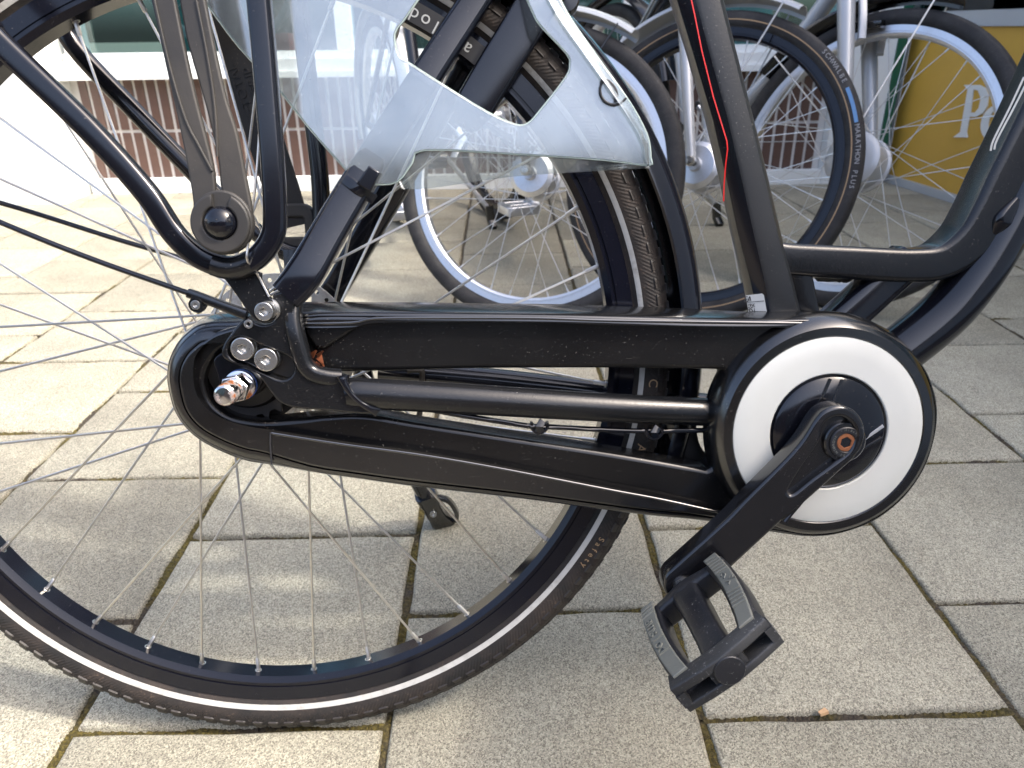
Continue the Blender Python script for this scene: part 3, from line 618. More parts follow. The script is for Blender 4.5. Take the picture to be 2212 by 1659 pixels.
# label with print at the foot of the seat tube
LB = [(1611, 638), (1646, 634), (1650, 637), (1657, 676), (1617, 674)]
vs = [at(p, tube_n(p) + .0006) for p in LB]
MB().add(vs, [(0, 1, 2, 3, 4)]).build('label_sticker', labelm, bike, None)
for body, p, sz in (('EAC', (1621, 647), .0072), ('YING TO', (1630, 659.5), .0036), ('85194', (1630, 670), .0066)):
    a = at(p, tube_n(p) + .0009); tv, tf = text(body, sz, .0001, .85); ang = R(-1.5)
    tv = [v for v in tv]; M = Matrix.Translation(a) @ Matrix.Rotation(R(14), 4, 'Y') @ Matrix.Rotation(ang, 4, 'Z'); MB().add(tv, tf, M).build('label_print', inkm, bike, None)
for pa, pb in (((1612, 653), (1651, 650)), ((1618, 672.5), (1655, 673))):
    MB().add(*sweep([at(pa, tube_n(pa) + .001), at(pb, tube_n(pb) + .001)], rbox(.0002, .0001, .00004))).build('label_print', inkm, bike)
# low cross tube that sweeps up to the right, down tube, brace
CT = [((1660, 556), .0), ((1701, 560), .0), ((1818, 566), .0), ((1950, 572), .0), ((2020, 563), .0), ((2078, 520), .0), ((2118, 464), .0), ((2156, 395), .0), ((2212, 285), .0), ((2290, 120), .0), ((2480, -280), .0)]
boxtube('cross_tube', [at(p, z - .002) for p, z in CT], rbox(.0136, .0195, .0050, 4), paint_matt, [(1, 1), (.98, 1), (1, 1), (1.02, 1), (1.06, 1), (1.2, 1), (1.35, 1), (1.5, 1), (1.55, 1), (1.55, 1), (1.55, 1)])
boxtube('frame_web', [at((1700, 545), -.002), at((1716, 600), -.002), at((1735, 690), -.002)], rbox(.010, .017, .004), paint_matt)
boxtube('down_tube', [at(p, 0) for p in ((1860, 812), (1945, 755), (2040, 676), (2102, 600), (2152, 520), (2205, 415), (2290, 230), (2450, -120))], circ(32, .0215, .0225), paint)
boxtube('brace_tube', [at(p, -.004) for p in ((1790, 712), (1860, 650), (1925, 590), (1960, 560))], rbox(.0155, .016, .008), paint)
boxtube('frame_gusset', [at(K(8, (1900, 420))[0], .006), at(K(8, (1990, 270))[0], .010), at(K(8, (2110, 110))[0], .010)], rbox(.008, .012, .004), paint, [(.4, .8), (1, 1), (.5, .8)])
for off in (0, 1):
    ps = K(4, (1935 + 30 * off, 1250 - 10 * off), (1960 + 30 * off, 1160 - 5 * off), (2090 + 35 * off, 900), (2212 + 45 * off, 640))
    MB().add(*sweep(smooth([at(p, .0180) for p in ps], 4), rbox(.0008, .0002, .0001))).build('frame_decal', decal, bike)
wb = MB()
for i in range(14): q = at((1768 + i * 5, 597 + .2 * i), .002); wb.add(*tube([q + V((0, .002, -.008)), q + V((.0004, -.0018 - random.random() * .001, 0)), q + V((0, .002, .009))], .0022, 6))
wb.build('rough_weld', darkm, bike)
# bottom bracket shell behind the disc
MB().add(*lathe([(.012, -.060), (.028, -.060), (.030, -.055), (.030, .050), (.012, .052)], 40, True, BB)).build('bottom_bracket', paint, bike, 30)

# --- crank
CA = K(11, (1155, 800), (1190, 745), (1240, 690), (1320, 662), (1400, 678), (1460, 735), (1483, 810), (1470, 890), (1420, 970), (1330, 1052), (1220, 1152), (1000, 1345)) + K(12, (1390, 0), (1020, 340), (800, 550), (690, 640), (600, 690), (520, 690), (455, 640), (420, 570), (415, 500), (445, 435), (510, 370), (920, 0)) + K(11, (780, 1215), (970, 1025), (1060, 930), (1120, 855))
ca = [V((p.x, p.y, 0)) for p in ats(CA, .1035)]
RC = K(11, (1240, 800), (1285, 748), (1355, 735), (1418, 780), (1435, 850), (1400, 930), (1300, 1012), (1180, 1100), (1075, 1183), (1040, 1186), (1048, 1150), (1130, 1020), (1222, 885))
rc = [V((p.x, p.y, 0)) for p in ats(RC, .106)]
cm = MB().add(*prism(smooth(ca, 4, True), [smooth(rc, 4, True)], .0865, .1065, .0028, 4)); cm.add(*prism(inset(smooth(rc, 4, True), -.003), [], .0880, .1000, .0006, 1))
cm.add(*lathe([(.0001, .097), (.0160, .097), (.0160, .1030), (.0150, .1040), (.0001, .1040)], 40, True, BB))
cm.add(*lathe([(.010, .078), (.016, .078), (.016, .088), (.010, .088)], 32, True, BB)); cm.build('crank_arm', crankm, bike, 32)
cb = MB().add(*lathe([(.0072, .1035), (.0122, .1035), (.0122, .1052), (.0115, .1057), (.0078, .1057), (.0072, .1050)], 48, True, BB)); cb.build('crank_bolt_cap', pedalm, bike, 30)
for word, mid in (('M12x1,0', 60), ('40-50 N.m', -110), ('TORQUE', 180)): arc_text(word, .0026, .0099, BB, .1058, mid, 12.5, .0001).build('bolt_cap_lettering', padm, bike, None)
cb = MB(); bolt(cb, BB, .0070, .0990, .1050, .62); cb.build('crank_bolt', rustm, bike, 30)

# --- pedal: axes w (fore and aft), z (along the axle), t (upwards out of its tread)
PA = at((1478.4, 1269), .105); pa_ = R(39)
PW_, PT_ = V((math.cos(pa_), math.sin(pa_), 0)), V((-math.sin(pa_), math.cos(pa_), 0))
ped = empty('pedal', None, bike); ped.matrix_local = frame_matrix(V((PA.x, PA.y, 0)), PW_, -V((0, 0, 1)), PT_)   # local x = w, y = -axle, z = t
def pbox(wx, n, tt): return V((wx, -n, tt))
def rail_x(n): u = (n - .160) / .045; return .0320 - .0035 * u * u - .0018 * u       # bowed side rails
m = MB().add(*tube([pbox(0, .100, 0), pbox(0, .106, 0), pbox(0, .112, 0), pbox(0, .118, 0)], [.0085, .0095, .0095, .0075], 20, ref=V((1, 0, 0)))); m.build('spindle', boltm, ped)
m = MB().add(*sweep([pbox(0, n_, -.001) for n_ in (.110, .120, .135, .160, .185, .206)], rbox(.0102, .0108, .004), [(.95, .9), (1.1, 1), (1.08, 1), (1, 1), (1, .95), (1.1, .9)], ref=V((0, 0, 1)))); m.build('barrel', pedalm, ped, 40)
frame_pts = lambda s: [pbox(s * rail_x(n_), n_, 0) for n_ in (.118, .130, .145, .160, .175, .190, .204)]
for s in (-1, 1): MB().add(*sweep(frame_pts(s), rbox(.0078, .0105, .003))).build('side_rail', pedalm, ped, 40)
MB().add(*sweep([pbox(-.033, .119, -.001), pbox(-.018, .1175, -.001), pbox(0, .117, 0), pbox(.018, .1175, -.001), pbox(.033, .119, -.001)], rbox(.0052, .0100, .003), [(1, .9), (1, 1), (1.5, 1.05), (1, 1), (1, .9)])).build('inner_crossbar', pedalm, ped, 40)
oc = MB()
for tt, th in ((.0072, .0036), (-.0085, .0030)): oc.add(*sweep([pbox(-.037, .206, tt), pbox(-.018, .209, tt), pbox(0, .2105, tt), pbox(.018, .209, tt), pbox(.037, .206, tt)], rbox(.0072, th, .0014)))
oc.build('outer_crossbar', pedalw, ped, 40)
oc = MB()
for x0, x1 in ((-.0385, -.0325), (-.013, -.0095), (.0095, .013), (.0325, .0385)): oc.add(*box(x0, x1, -.2145, -.202, -.0060, .0042))
oc.add(*box(-.0105, .0105, -.2150, -.205, -.0060, .0042)); oc.build('outer_web', pedalw, ped, None)
v_, f_ = lathe([(.0001, -.0015), (.0102, -.0015), (.0102, .0006), (.0095, .0011), (.0001, .0012)], 36)
MB().add(v_, f_, Matrix.Translation(pbox(0, .2172, -.0006)) @ Matrix.Rotation(R(90), 4, 'X')).build('end_cap', pedalm, ped, 30)
MB().add(*box(-.034, .034, -.203, -.199, -.0085, .0065)).build('end_wall', darkm, ped, None)
for s in (-1, 1):
    ns = [.113 + .0935 * i / 22 for i in range(23)]; out = [(s * (rail_x(n_) + .0062), -n_) for n_ in ns]; inn = [(s * (rail_x(n_) - .0062 + .001), -n_) for n_ in reversed(ns)]
    pad = MB().add(*prism(out + inn, [], .0098, .0128, .0011, 2)).build('grip_pad', padm, ped, 40)
    for i in list(range(1, 7 if s > 0 else 4)) + ([13, 14, 15, 16, 17] if s > 0 else []):
        n_ = .115 + .0042 * i; MB().add(*sweep([pbox(s * (rail_x(n_) - .0046), n_ - .0008, .0128), pbox(s * (rail_x(n_) + .0055), n_ + .0008, .0128)], rbox(.0008, .0012, .0004))).build('grip_ridge', padm, ped, 40)
lt = MB()
for i, ch in enumerate('amslod'):
    n_ = .1375 + .0078 * i; x = -(rail_x(n_)); dx = -(rail_x(n_ + .004) - rail_x(n_ - .004)); v_, f_ = text(ch, .0132, .0010)
    lt.add(v_, f_, Matrix.Translation(pbox(x - .0006, n_, .0131)) @ Matrix.Rotation(math.atan2(-.008, dx), 4, 'Z'))
lt.build('embossed_lettering', padm, ped, 40)
lt = MB()
for pts in (((.030, .147), (.0325, .144), (.0335, .148), (.031, .151)), ((.034, .1545), (.0375, .1535), (.036, .157), (.0385, .158)), ((.031, .156), (.0335, .1585), (.0315, .161))):
    lt.add(*sweep([pbox(a, b, .0130) for a, b in pts], rbox(.0005, .0006, .0002)))
lt.build('embossed_mark', padm, ped, 40)

# --- luggage carrier legs, strap with clip, mudguard stays
UL = [((-420, -330), .096), ((-60, 20), .094), ((0, 92), .093), ((189, 275), .092), ((315, 415), .091), ((375, 503), .0905), ((424, 550), .090), ((470, 572), .090), ((510, 576), .090), ((556, 556), .090), ((588, 512), .090), ((594, 460), .090), ((589, 344), .090), ((573, 143), .090), ((560, 0), .090), ((554, -70), .090), ((528, -400), .090)]
boxtube('carrier_leg', [at(p, z) for p, z in UL], rbox(.0080, .0062, .0038, 4), paint, per=8)
boxtube('leg_sleeve', [at(p, .0902) for p in ((461, 570), (485, 577), (512, 577), (542, 566))], circ(20, .0086, .0080), paint_matt)
bp_ = [V((p.x, p.y, 0)) for p in ats(K(9, (690, -60), (760, 0), (870, 150), (960, 280), (1010, 330), (1080, 358), (1160, 338), (1186, 290), (1176, 230), (1120, 110), (1060, 0), (1030, -70)), .083)]
MB().add(*prism(smooth(bp_, 3, True), [], .0785, .0830, .0010, 2)).build('carrier_bracket', paint_matt, bike, 40)
UF = [((-130, -320), -.090), ((110, 0), -.090), ((160, 100), -.090), ((300, 250), -.090), ((430, 385), -.090), ((520, 470), -.090), ((590, 530), -.090), ((650, 550), -.090), ((690, 510), -.090), ((692, 400), -.090), ((675, 250), -.090), ((650, 40), -.090), ((640, -60), -.09), ((610, -400), -.09)]
boxtube('far_carrier_leg', [at(p, z) for p, z in UF], circ(16, .0085, .0070), paint, per=6)
boxtube('far_carrier_bracket', [at((640, 540), -.085), at((640, 590), -.083), at((610, 640), -.08)], rbox(.012, .003, .001), paint)
fst = [at(p, -.098) for p in ((370, -340), (470, -20), (520, 130), (570, 290), (612, 420), (632, 490))]
boxtube('far_strap', fst, rbox(.0165, .0022, .001), darkm)
v_, f_ = text('TOTAL\nGRIP\nSYSTEM', .0125, .0004); q = at((545, 175), -.0953); MB().add(v_, f_, Matrix.Translation(q) @ Matrix.Rotation(R(107), 4, 'Z')).build('embossed_lettering', darkm, bike, None)
v_, f_ = text('25', .026, .0004); q = at((560, 248), -.0953); MB().add(v_, f_, Matrix.Translation(q) @ Matrix.Rotation(R(107), 4, 'Z')).build('embossed_lettering', darkm, bike, None)
q = at((636, 500), -.098); MB().add(*prism([(q.x + x, q.y + y) for x, y in rbox(.021, .026, .012, 5)], [[(q.x + x, q.y + y + .004) for x, y in rbox(.011, .009, .002)]], -.105, -.092, .002, 2)).build('far_strap_clip', strapm, bike, 40)
SL = K(1, (876, -1200), (1140, 0), (1250, 500), (1340, 900), (1420, 1300), (1455, 1530), (1450, 1680), (1500, 1760), (1640, 1700), (1625, 1480), (1612, 1290), (1560, 1060), (1480, 750), (1400, 400), (1320, 0), (1080, -1200))
SR = K(1, (1125, -1200), (1345, 0), (1400, 300), (1500, 650), (1570, 900), (1635, 1200), (1655, 1400), (1700, 1560), (1850, 1740), (1895, 1620), (1850, 1350), (1780, 1000), (1700, 750), (1620, 400), (1540, 0), (1300, -1200))
RNG = at((479, 481), .103)
for nm, S, z0, z1 in (('strap', SL, .0985, .1035), ('strap', SR, .0965, .1015)):
    o = [V((p.x, p.y, 0)) for p in ats(S, .103)]; MB().add(*prism(smooth(o, 4, True), [], z0, z1, .0016, 3)).build(nm, strapm, bike, 40)
for S in (((1165, 0), (1280, 500), (1400, 900), (1500, 1100), (1600, 1290)), ((1480, 0), (1560, 400), (1620, 800), (1640, 1180))):
    MB().add(*sweep(smooth([at(p, .1036 if S[0][0] < 1300 else .1016) for p in K(1, *S)], 5), rbox(.0009, .0012, .0006))).build('strap_ridge', strapm, bike, 40)
ring = [(RNG.x + .0205 * math.cos(R(a)), RNG.y + .0205 * math.sin(R(a)) - .0005) for a in range(100, 433, 9)] + [(RNG.x + .0115 * math.cos(R(a)), RNG.y + .0115 * math.sin(R(a))) for a in range(424, 107, -9)]
MB().add(*prism([(RNG.x + x, RNG.y + y) for x, y in circ(48, .0215, .0222)], [], .0965, .1040, .0016, 2)).build('strap_clip', strapm, bike, 40)
MB().add(*prism(ring, [], .1035, .1075, .0016, 3)).build('clip_ring', strapm, bike, 40)
MB().add(*lathe([(.0001, .102), (.0112, .102), (.0112, .1062), (.0106, .1085), (.0088, .1108), (.0060, .1125), (.0030, .1133), (.0001, .1135)], 40, True, RNG - V((0, 0, RNG.z)))).build('clip_button', paint, bike, 30)
wl_ = MB(); rw = random.Random(11)
for i in range(9):     # worn away print, no longer legible
    q = V((RNG.x - .0085 + .0021 * i, RNG.y + .0012 + rw.uniform(-.0008, .0008), .1128 - .0004 * abs(i - 4)))
    wl_.add(*sweep([q + V((rw.uniform(-.0006, .0006), -.0011, 0)), q + V((rw.uniform(-.001, .001), 0, .0004)), q + V((rw.uniform(-.0006, .0006), .0012, 0))], rbox(.0006, .0003, .0001)))
wl_.build('worn_print', strapm, bike, None)['kind'] = 'stuff'
def to_guard(a, b):      # carry a stay on to the edge of the mudguard
    d = (b - a).normalized(); p = b.copy()
    while math.hypot(p.x, p.y - RO) < .360: p += d * .004
    p.z = math.copysign(.0295, b.z); return p
boxtube('mudguard_stay', [to_guard(at((420, 638), .076), at((0, 480), .069)), at((0, 480), .069), at((200, 560), .072), at((420, 638), .076)], circ(10, .0021), paint)
boxtube('stay_sleeve', [at((408, 633), .0765), at((470, 656), .0785), at((533, 680), .0800)], rbox(.0034, .0034, .0014), casem, [(1, 1), (1, 1), (1.15, 1)])
q = at((425, 658), .079); b = MB(); b.add(*lathe([(.0030, .074), (.0060, .074), (.0064, .078), (.0052, .0815), (.0030, .0815)], 28, True, q - V((0, 0, q.z)))); b.build('stay_clamp', casem, bike, 30)
b = MB(); bolt(b, q, .0035, .0775, .0822, .45); b.build('stay_screw', boltm, bike, 30)
boxtube('far_mudguard_stay', [to_guard(at((460, 582), -.08), at((0, 438), -.072)), at((0, 438), -.072), at((240, 513), -.075), at((460, 582), -.08), at((520, 640), -.08)], circ(10, .0023), paint)
wire = smooth([at(p, z) for p, z in ((K(1, (1980, 560))[0], .083), (K(1, (1935, 1300))[0], .086), (K(5, (1870, 440))[0], .1005), (K(5, (1868, 560))[0], .0995), (K(5, (1935, 650))[0], .084), (K(5, (2030, 830))[0], .084))], 6)
MB().add(*tube(wire, .0009, 6)).build('stray_wire', spokem, bike)

# --- transparent coat guard: sheet with an opening, folded lower flange, snap
GO = [(310, -180), (441, 0), (518, 103), (596, 186), (667, 275), (748, 367), (772, 391), (812, 398), (859, 392), (890, 352), (917, 324), (1100, 332), (1300, 345), (1400, 357), (1405, 340), (1402, 307), (1391, 276), (1360, 221), (1303, 141), (1235, 44), (1205, -10), (1150, -110), (1105, -165), (1080, -140), (1120, -45), (1150, 25), (1168, 56), (1224, 116), (1231, 141), (1221, 169), (1165, 241), (1140, 267), (1112, 269), (1052, 242), (960, 186), (884, 137), (862, 122), (852, 87), (855, 66), (872, 44), (902, 0), (938, -50), (1030, -165)]
GN = lambda p: .0600 - .012 * max(0, min(1, (p[0] - 780) / 620))
gpts = [at(p, .060) for p in GO]
def sheet(pts, n0, n1): return prism(smooth([V((p.x, p.y, 0)) for p in pts], 3, True), [], n0, n1, .0006, 1)
gv, gf = sheet(gpts, .0588, .0612)
MB().add(gv, gf).build('coat_guard', clearm, bike, 40)
edm, et, eb = nodes('guard_edge_highlight', Roughness=.2, Base_Color=(.55, .66, .62)); eb.inputs['Transmission Weight'].default_value = .4  # pale colour paints the bright highlight along the guard's outline
MB().add(*tube(smooth([V((p.x, p.y, .0600)) for p in gpts], 3, True), .0009, 6, closed=True, ref=V((0, 0, 1)))).build('guard_edge_highlight', edm, bike, 60)
# folded flanges run inwards from the lower and front edges
def flange(name, p_edge, p_in, n_out, n_in):
    A = smooth([at(p, n_out) for p in p_edge], 3); B = smooth([at(p, n_in) for p in p_in], 3); m = MB(); k = len(A)
    t = V((0, -.0012, 0)); vs = A + B + [p + t for p in A] + [p + t for p in B]
    fs = [(i, i + 1, k + i + 1, k + i) for i in range(k - 1)] + [(2 * k + i, 3 * k + i, 3 * k + i + 1, 2 * k + i + 1) for i in range(k - 1)] + [(k + i, k + i + 1, 3 * k + i + 1, 3 * k + i) for i in range(k - 1)]
    m.add(vs, fs).build(name, clearm, bike, 40)
flange('guard_flange', [(862, 391), (917, 324.5), (1100, 332.5), (1300, 345.5), (1402, 357)], [(866, 405), (930, 403), (1100, 379), (1255, 368), (1403, 360)], .0586, .0500)
flange('guard_flange', [(1404, 352), (1391, 277), (1303, 142), (1235, 45), (1195, -20)], [(1398, 356), (1378, 282), (1285, 146), (1215, 48), (1180, -12)], .0612, .0660)
sn = at((1327, 194), .0625)
MB().add(*prism([(sn.x + .0112 * math.cos(R(a)), sn.y + .0112 * math.sin(R(a))) for a in range(128, 333, 8)] + [(sn.x + .0096 * math.cos(R(a)), sn.y + .0096 * math.sin(R(a))) for a in range(325, 134, -8)], [], .0612, .0640, .0006, 2)).build('snap_ring', inkm, bike, 40)
arcp = [at(p, .0630) for p in K(16, (1425, 555), (1480, 570), (1525, 630), (1535, 705))]
MB().add(*sweep(smooth(arcp, 5), rbox(.0016, .0010, .0005))).build('snap_tongue', inkm, bike)
# clip that holds the guard to the stay
cp = [V((p.x, p.y, 0)) for p in ats(K(2, (970, 1245), (1055, 1300), (985, 1450), (875, 1385)), .068)]
cl = MB().add(*prism(cp, [], .0615, .0680, .0012, 2)); cl.build('guard_clip', paint, bike, 40)
cp = [at(p, .060) for p in ((757, 392), (800, 428))]
boxtube('clip_band', [cp[0] + V((-.004, .002, .003)), (cp[0] + cp[1]) / 2 + V((0, 0, .0055)), cp[1] + V((.002, -.001, -.004))], rbox(.004, .0012, .0005), paint)
# kickstand on the far side
kf = on_ground((950, 1128)) - BO; kfl = V((kf.dot(BX), kf.dot(BY), kf.dot(BZ)))
kg = [kfl + V((.004, .006, .004)), kfl + V((-.012, .045, .035)), kfl + V((-.030, .125, .105)), V((.075, .30, -.085)), V((.07, .335, -.07))]
boxtube('kickstand', kg, circ(14, .0095), paint)
ft = MB().add(*sweep(smooth([kfl + V((.006, -.001, -.004)), kfl + V((-.002, .016, .014)), kfl + V((-.010, .045, .034)), kfl + V((-.014, .058, .044))], 4), rbox(.0115, .0110, .005), [(1.15, 1.2)] * 4 + [(1, 1)] * 4 + [(1.15, 1.1)] * 5))
ft.add(*sweep(smooth([kfl + V((-.004, .050, .038)), kfl + V((.014, .042, .031)), kfl + V((.023, .022, .017)), kfl + V((.022, .006, .004)), kfl + V((.010, .002, .001))], 4), rbox(.0026, .006, .0012))); ft.build('kickstand_foot', casem, bike, 40)
q = kfl + V((-.005, .026, .038)); b = MB(); bolt(b, q, .0042, q.z - .006, q.z, .45); b.build('foot_screw', boltm, bike, 30)
sprg = smooth([at(p, -.05) for p in ((880, 800), (905, 800), (912, 812), (905, 905), (895, 912), (868, 895), (850, 892))], 5)
MB().add(*tube(sprg, .0028, 8)).build('stand_spring', darkm, bike)

# --- leaf scrap caught behind the drop-out, wood chip on the paving
lf = MB(); q0 = at(K(9, (1530, 700))[0], .0650)
rl = random.Random(5)
for i in range(9):
    a = R(-60 + 18 * i + rl.uniform(-15, 15)); L = .003 + rl.random() * .005; b0 = q0 + V((rl.uniform(-.008, .004), rl.uniform(-.006, .007), .001)); tip = b0 + V((L * math.cos(a), L * math.sin(a), rl.uniform(0, .005)))
    sd = V((-math.sin(a), math.cos(a), 0)) * (.0012 + rl.random() * .0018); lf.add([b0 - sd, b0 + sd, tip + sd * .3 + V((0, 0, .0008)), tip - sd * .3], [(0, 1, 2, 3)])
lf.add([q0 + V((-.008, .006, -.001)), q0 + V((-.004, .006, .002)), q0 + V((.003, -.003, .003)), q0 + V((.005, -.008, 0)), q0 + V((-.003, -.005, .001))], [(0, 1, 2, 4), (2, 3, 4)])
Mw = bike.matrix_world.copy(); Mw = frame_matrix(BO, BX, BY, BZ); lf.v = [Mw @ v for v in lf.v]
tag(lf.build('dry_leaf', leafm, None, None), 'torn rust brown leaf stuck on the black chain case behind the drop-out', 'leaf')
wp = on_ground((1778, 1541)); m = MB().add(*box(-.0045, .0045, -.0022, .0022, 0, .003), Matrix.Translation(wp) @ Matrix.Rotation(R(25), 4, 'Z'))
m.v = [v + V((rl.uniform(-.0008, .0008), rl.uniform(-.0006, .0006), 0)) for v in m.v]
tag(m.build('wood_chip', woodm, None, None), 'tiny pale orange wood chip lying in a paver joint right of the pedal', 'wood chip')

# ------------------------------------------------------------------ shop front behind, with brown tiles, sill and window
G1 = on_ground((140, 441)); G2 = on_ground((205, 418)); YW = 3.20; XP = G2.x
def wz(y, x=300): return on_plane((x, y), V((0, YW, 0)), V((0, 1, 0))).z
shop = empty('shop_building', Matrix.Translation((0, YW, 0))); tag(shop, 'shop front with brown tiled base, white sill and dark display window', 'building')
XR = on_plane((1776, 300), V((0, YW, 0)), V((0, 1, 0))).x
def part(name, mat, parent, *b, off=V((0, YW, 0))):
    m = MB()
    for q in b: m.add(*box(*q), Matrix.Translation(-off))
    return m.build(name, mat, parent, None)
zt, zs, zg = wz(171), wz(164), wz(114)
part('wall_core', groutm, shop, (XP - .05, XR, YW, YW + .15, 0, zt))
part('plinth', wallwhite, shop, (XP - .0, XR, YW - .05, YW - .002, 0, .055))
TW, TH, TG = .0445, .196, .0110
tv = MB().add(*prism(rbox((TW - TG) / 2, (TH - TG) / 2, .001, 1), [], 0, .0045, .0012, 1)).me('tile'); tv.materials.append(tilem)
nx = int((XR - XP) / TW); z = zt
for r in range(3):
    z1 = zt - .003 - r * TH; z0 = max(.058, z1 - TH + TG)
    for i in range(nx):
        o = bpy.data.objects.new('tile', tv); COL.objects.link(o); o.parent = shop
        o.location = (XP + .012 + TW * (i + .5), -.001 + random.uniform(-.0015, .0015), (z0 + z1) / 2); o.rotation_euler = (R(90), 0, 0); o.scale = (1, (z1 - z0) / (TH - TG), 1)
part('sill', framewhite, shop, (XP - .02, XR, YW - .075, YW + .10, zt + .002, zs + .012), (XP - .02, XR, YW - .06, YW + .10, zs + .0122, zs + .055))
part('window_frame', framewhite, shop, (XP, XR, YW - .03, YW + .06, zs + .0552, zg))
for xm in (XP + .04, -.62, .47, 1.40): part('window_mullion', framewhite, shop, (xm - .03, xm + .03, YW - .025, YW + .055, zg + .0005, 2.2))
part('window_pane', windowm, shop, (XP, XR, YW + .012, YW + .018, zg - .004, 2.2))
part('upper_wall', wallwhite, shop, (XP - .1, XR + .35, YW - .01, YW + .2, 2.202, 2.75))
part('interior_back_wall', roomm, shop, (XP, XR, YW + 1.6, YW + 1.7, 0, 2.2), (XP, XR, YW + .155, YW + 1.598, -.05, -.005))
part('interior_shelf', greym, shop, (XP, XR, YW + .45, YW + .95, zg - .06, zg - .04))
tag(part('shop_pillar', wallwhite, None, (G1.x - .9, G1.x, G1.y, YW + .2, 0, 2.75), off=V((0, 0, 0))), 'wide white rendered pillar at the left end of the tiled shop front', 'pillar')
gx0, gx1 = [on_plane((x_, 250), V((0, YW - .06, 0)), V((0, 1, 0))).x for x_ in (1911, 1929)]
cpil = empty('corner_pillar', Matrix.Translation((XR, YW, 0))); tag(cpil, 'pale grey corner pillar with a dark green strip left of the yellow sign', 'pillar')
part('pillar_body', wallwhite, cpil, (XR + .002, gx0 - .001, YW - .055, YW + .2, 0, 2.2), off=V((XR, YW, 0)))
part('green_strip', greenm, cpil, (gx0, gx1, YW - .06, YW + .2, .01, 2.2), off=V((XR, YW, 0)))
rk = random.Random(21)
cols = ((boxteal, 'teal'), (boxbeige, 'beige'), (boxred, 'red'), (greym, 'grey'))
spots = [(-1.45, 0, .16, .34, 'leftmost'), (-1.20, 1, .13, .24, ''), (-1.02, 2, .08, .10, ''), (.22, 0, .20, .08, ''), (.38, 1, .12, .16, ''), (.62, 3, .15, .12, ''), (1.08, 0, .16, .22, '')]
desc = ['tall teal carton behind the window left of the straps', 'beige carton beside the teal one behind the left window', 'small red carton on the window shelf behind the straps', 'flat teal carton in the window above the middle wheel', 'beige carton in the window left of the seat tube', 'grey carton in the window just behind the seat tube', 'teal carton in the window above the white fork']
for (x, ci, wd, hh, _), lab in zip(spots, desc):
    m = MB().add(*prism(rbox(wd / 2, .10, .006, 2), [], 0, hh, .003, 2)); m.add(*box(-wd * .05, wd * .05, -.1008, -.09, .002, hh * .95))
    o = m.build('carton', cols[ci][0], None, 40); o.location = (x, YW + .62, zg - .0399); o.rotation_euler = (0, 0, rk.uniform(-.3, .3)); tag(o, lab, 'carton', 'cartons in the shop window')
# wheel on show behind the left window pane
dw = empty('display_wheel', Matrix.Translation((-1.18, YW + .34, zg + .33))); tag(dw, 'bicycle wheel on show behind the left shop window', 'wheel')
MB().add([Matrix.Rotation(R(90), 4, 'X') @ V(v) for v in lathe([(.30, -.012), (.325, -.014), (.335, 0), (.325, .014), (.30, .012)], 72)[0]], lathe([(.30, -.012), (.325, -.014), (.335, 0), (.325, .014), (.30, .012)], 72)[1]).build('tyre', silverm, dw)
for i in range(18): MB().add(*tube([V((.02 * math.cos(R(20 * i + 60)), 0, .02 * math.sin(R(20 * i + 60)))), V((.30 * math.cos(R(20 * i)), 0, .30 * math.sin(R(20 * i))))], .0012, 5)).build('spoke', spokem, dw)

# ------------------------------------------------------------------ added building behind the camera, unseen, a dark reflection for the black parts
brickm = plain('dark_reflected_brick', (.085, .060, .048), .85, .3, 6)
opp = empty('added_dark_building', Matrix.Translation((0, -9.5, 0))); tag(opp, 'added low dark brick building behind the camera, reflected in the black parts', 'building')
part('wall', brickm, opp, (-16, 16, -12, -9.5, 0, 3.7), off=V((0, -9.5, 0)))
part('roof_edge', greym, opp, (-16.2, 16.2, -12.2, -9.3, 3.701, 3.85), off=V((0, -9.5, 0)))
for i in range(7): part('window', windowm, opp, (-13 + 4 * i, -11 + 4 * i, -9.498, -9.47, .9, 2.3), off=V((0, -9.5, 0)))
# ------------------------------------------------------------------ side wing on the right with the yellow sign
WTH = R(7.1); WPA = V((1.555, 3.22, 0)); WX = V((math.cos(WTH), math.sin(WTH), 0)); WY = V((-math.sin(WTH), math.cos(WTH), 0))
def ws(p):
    q = on_plane(p, WPA, WX) - WPA; return V((q.dot(WX), q.dot(WY), q.z))
wing = empty('side_wing', frame_matrix(WPA, WX, WY, V((0, 0, 1)))); tag(wing, 'pale side wing of the shop carrying the big yellow sign', 'building')
wo = V((0, 0, 0)); WINGH = 2.56; XS = 0.0
z_top = ws((2112, 57)).z; z_bot = ws((2000, 400)).z
part('wing_wall', wallwhite, wing, (.02, 2.5, -7.5, .2, 0, WINGH), off=wo)
part('wing_plinth', greym, wing, (-.012, .0195, -4.5, -.004, 0, max(.03, z_bot - .03)), off=wo)
part('sign_panel', yellowm, wing, (0, .0195, -2.6, -.018, z_bot, z_top), off=wo)
part('white_edge_strip', framewhite, wing, (-.004, .0195, -.0175, .010, z_bot - .025, z_top + .02), off=wo)
part('sign_frame', greym, wing, (-.010, .0195, -2.6, -.018, z_bot - .029, z_bot - .001), (-.012, .0195, -2.6, -.018, z_top + .001, z_top + .05), off=wo)
part('wing_window', windowm, wing, (.002, .008, -2.6, -.03, z_top + .051, 1.6), off=wo)
part('wing_window_back', roomm, wing, (.0085, .0196, -2.6, -.03, z_top + .0512, 1.6), off=wo)
PO = [(1722, 705), (1850, 704), (1900, 730), (1926, 795), (1915, 880), (1878, 940), (1820, 970), (1768, 968), (1742, 1095), (1752, 1140), (1632, 1138), (1690, 1095), (1752, 745)]
PH = [(1800, 742), (1838, 750), (1862, 812), (1845, 895), (1812, 935), (1776, 932)]
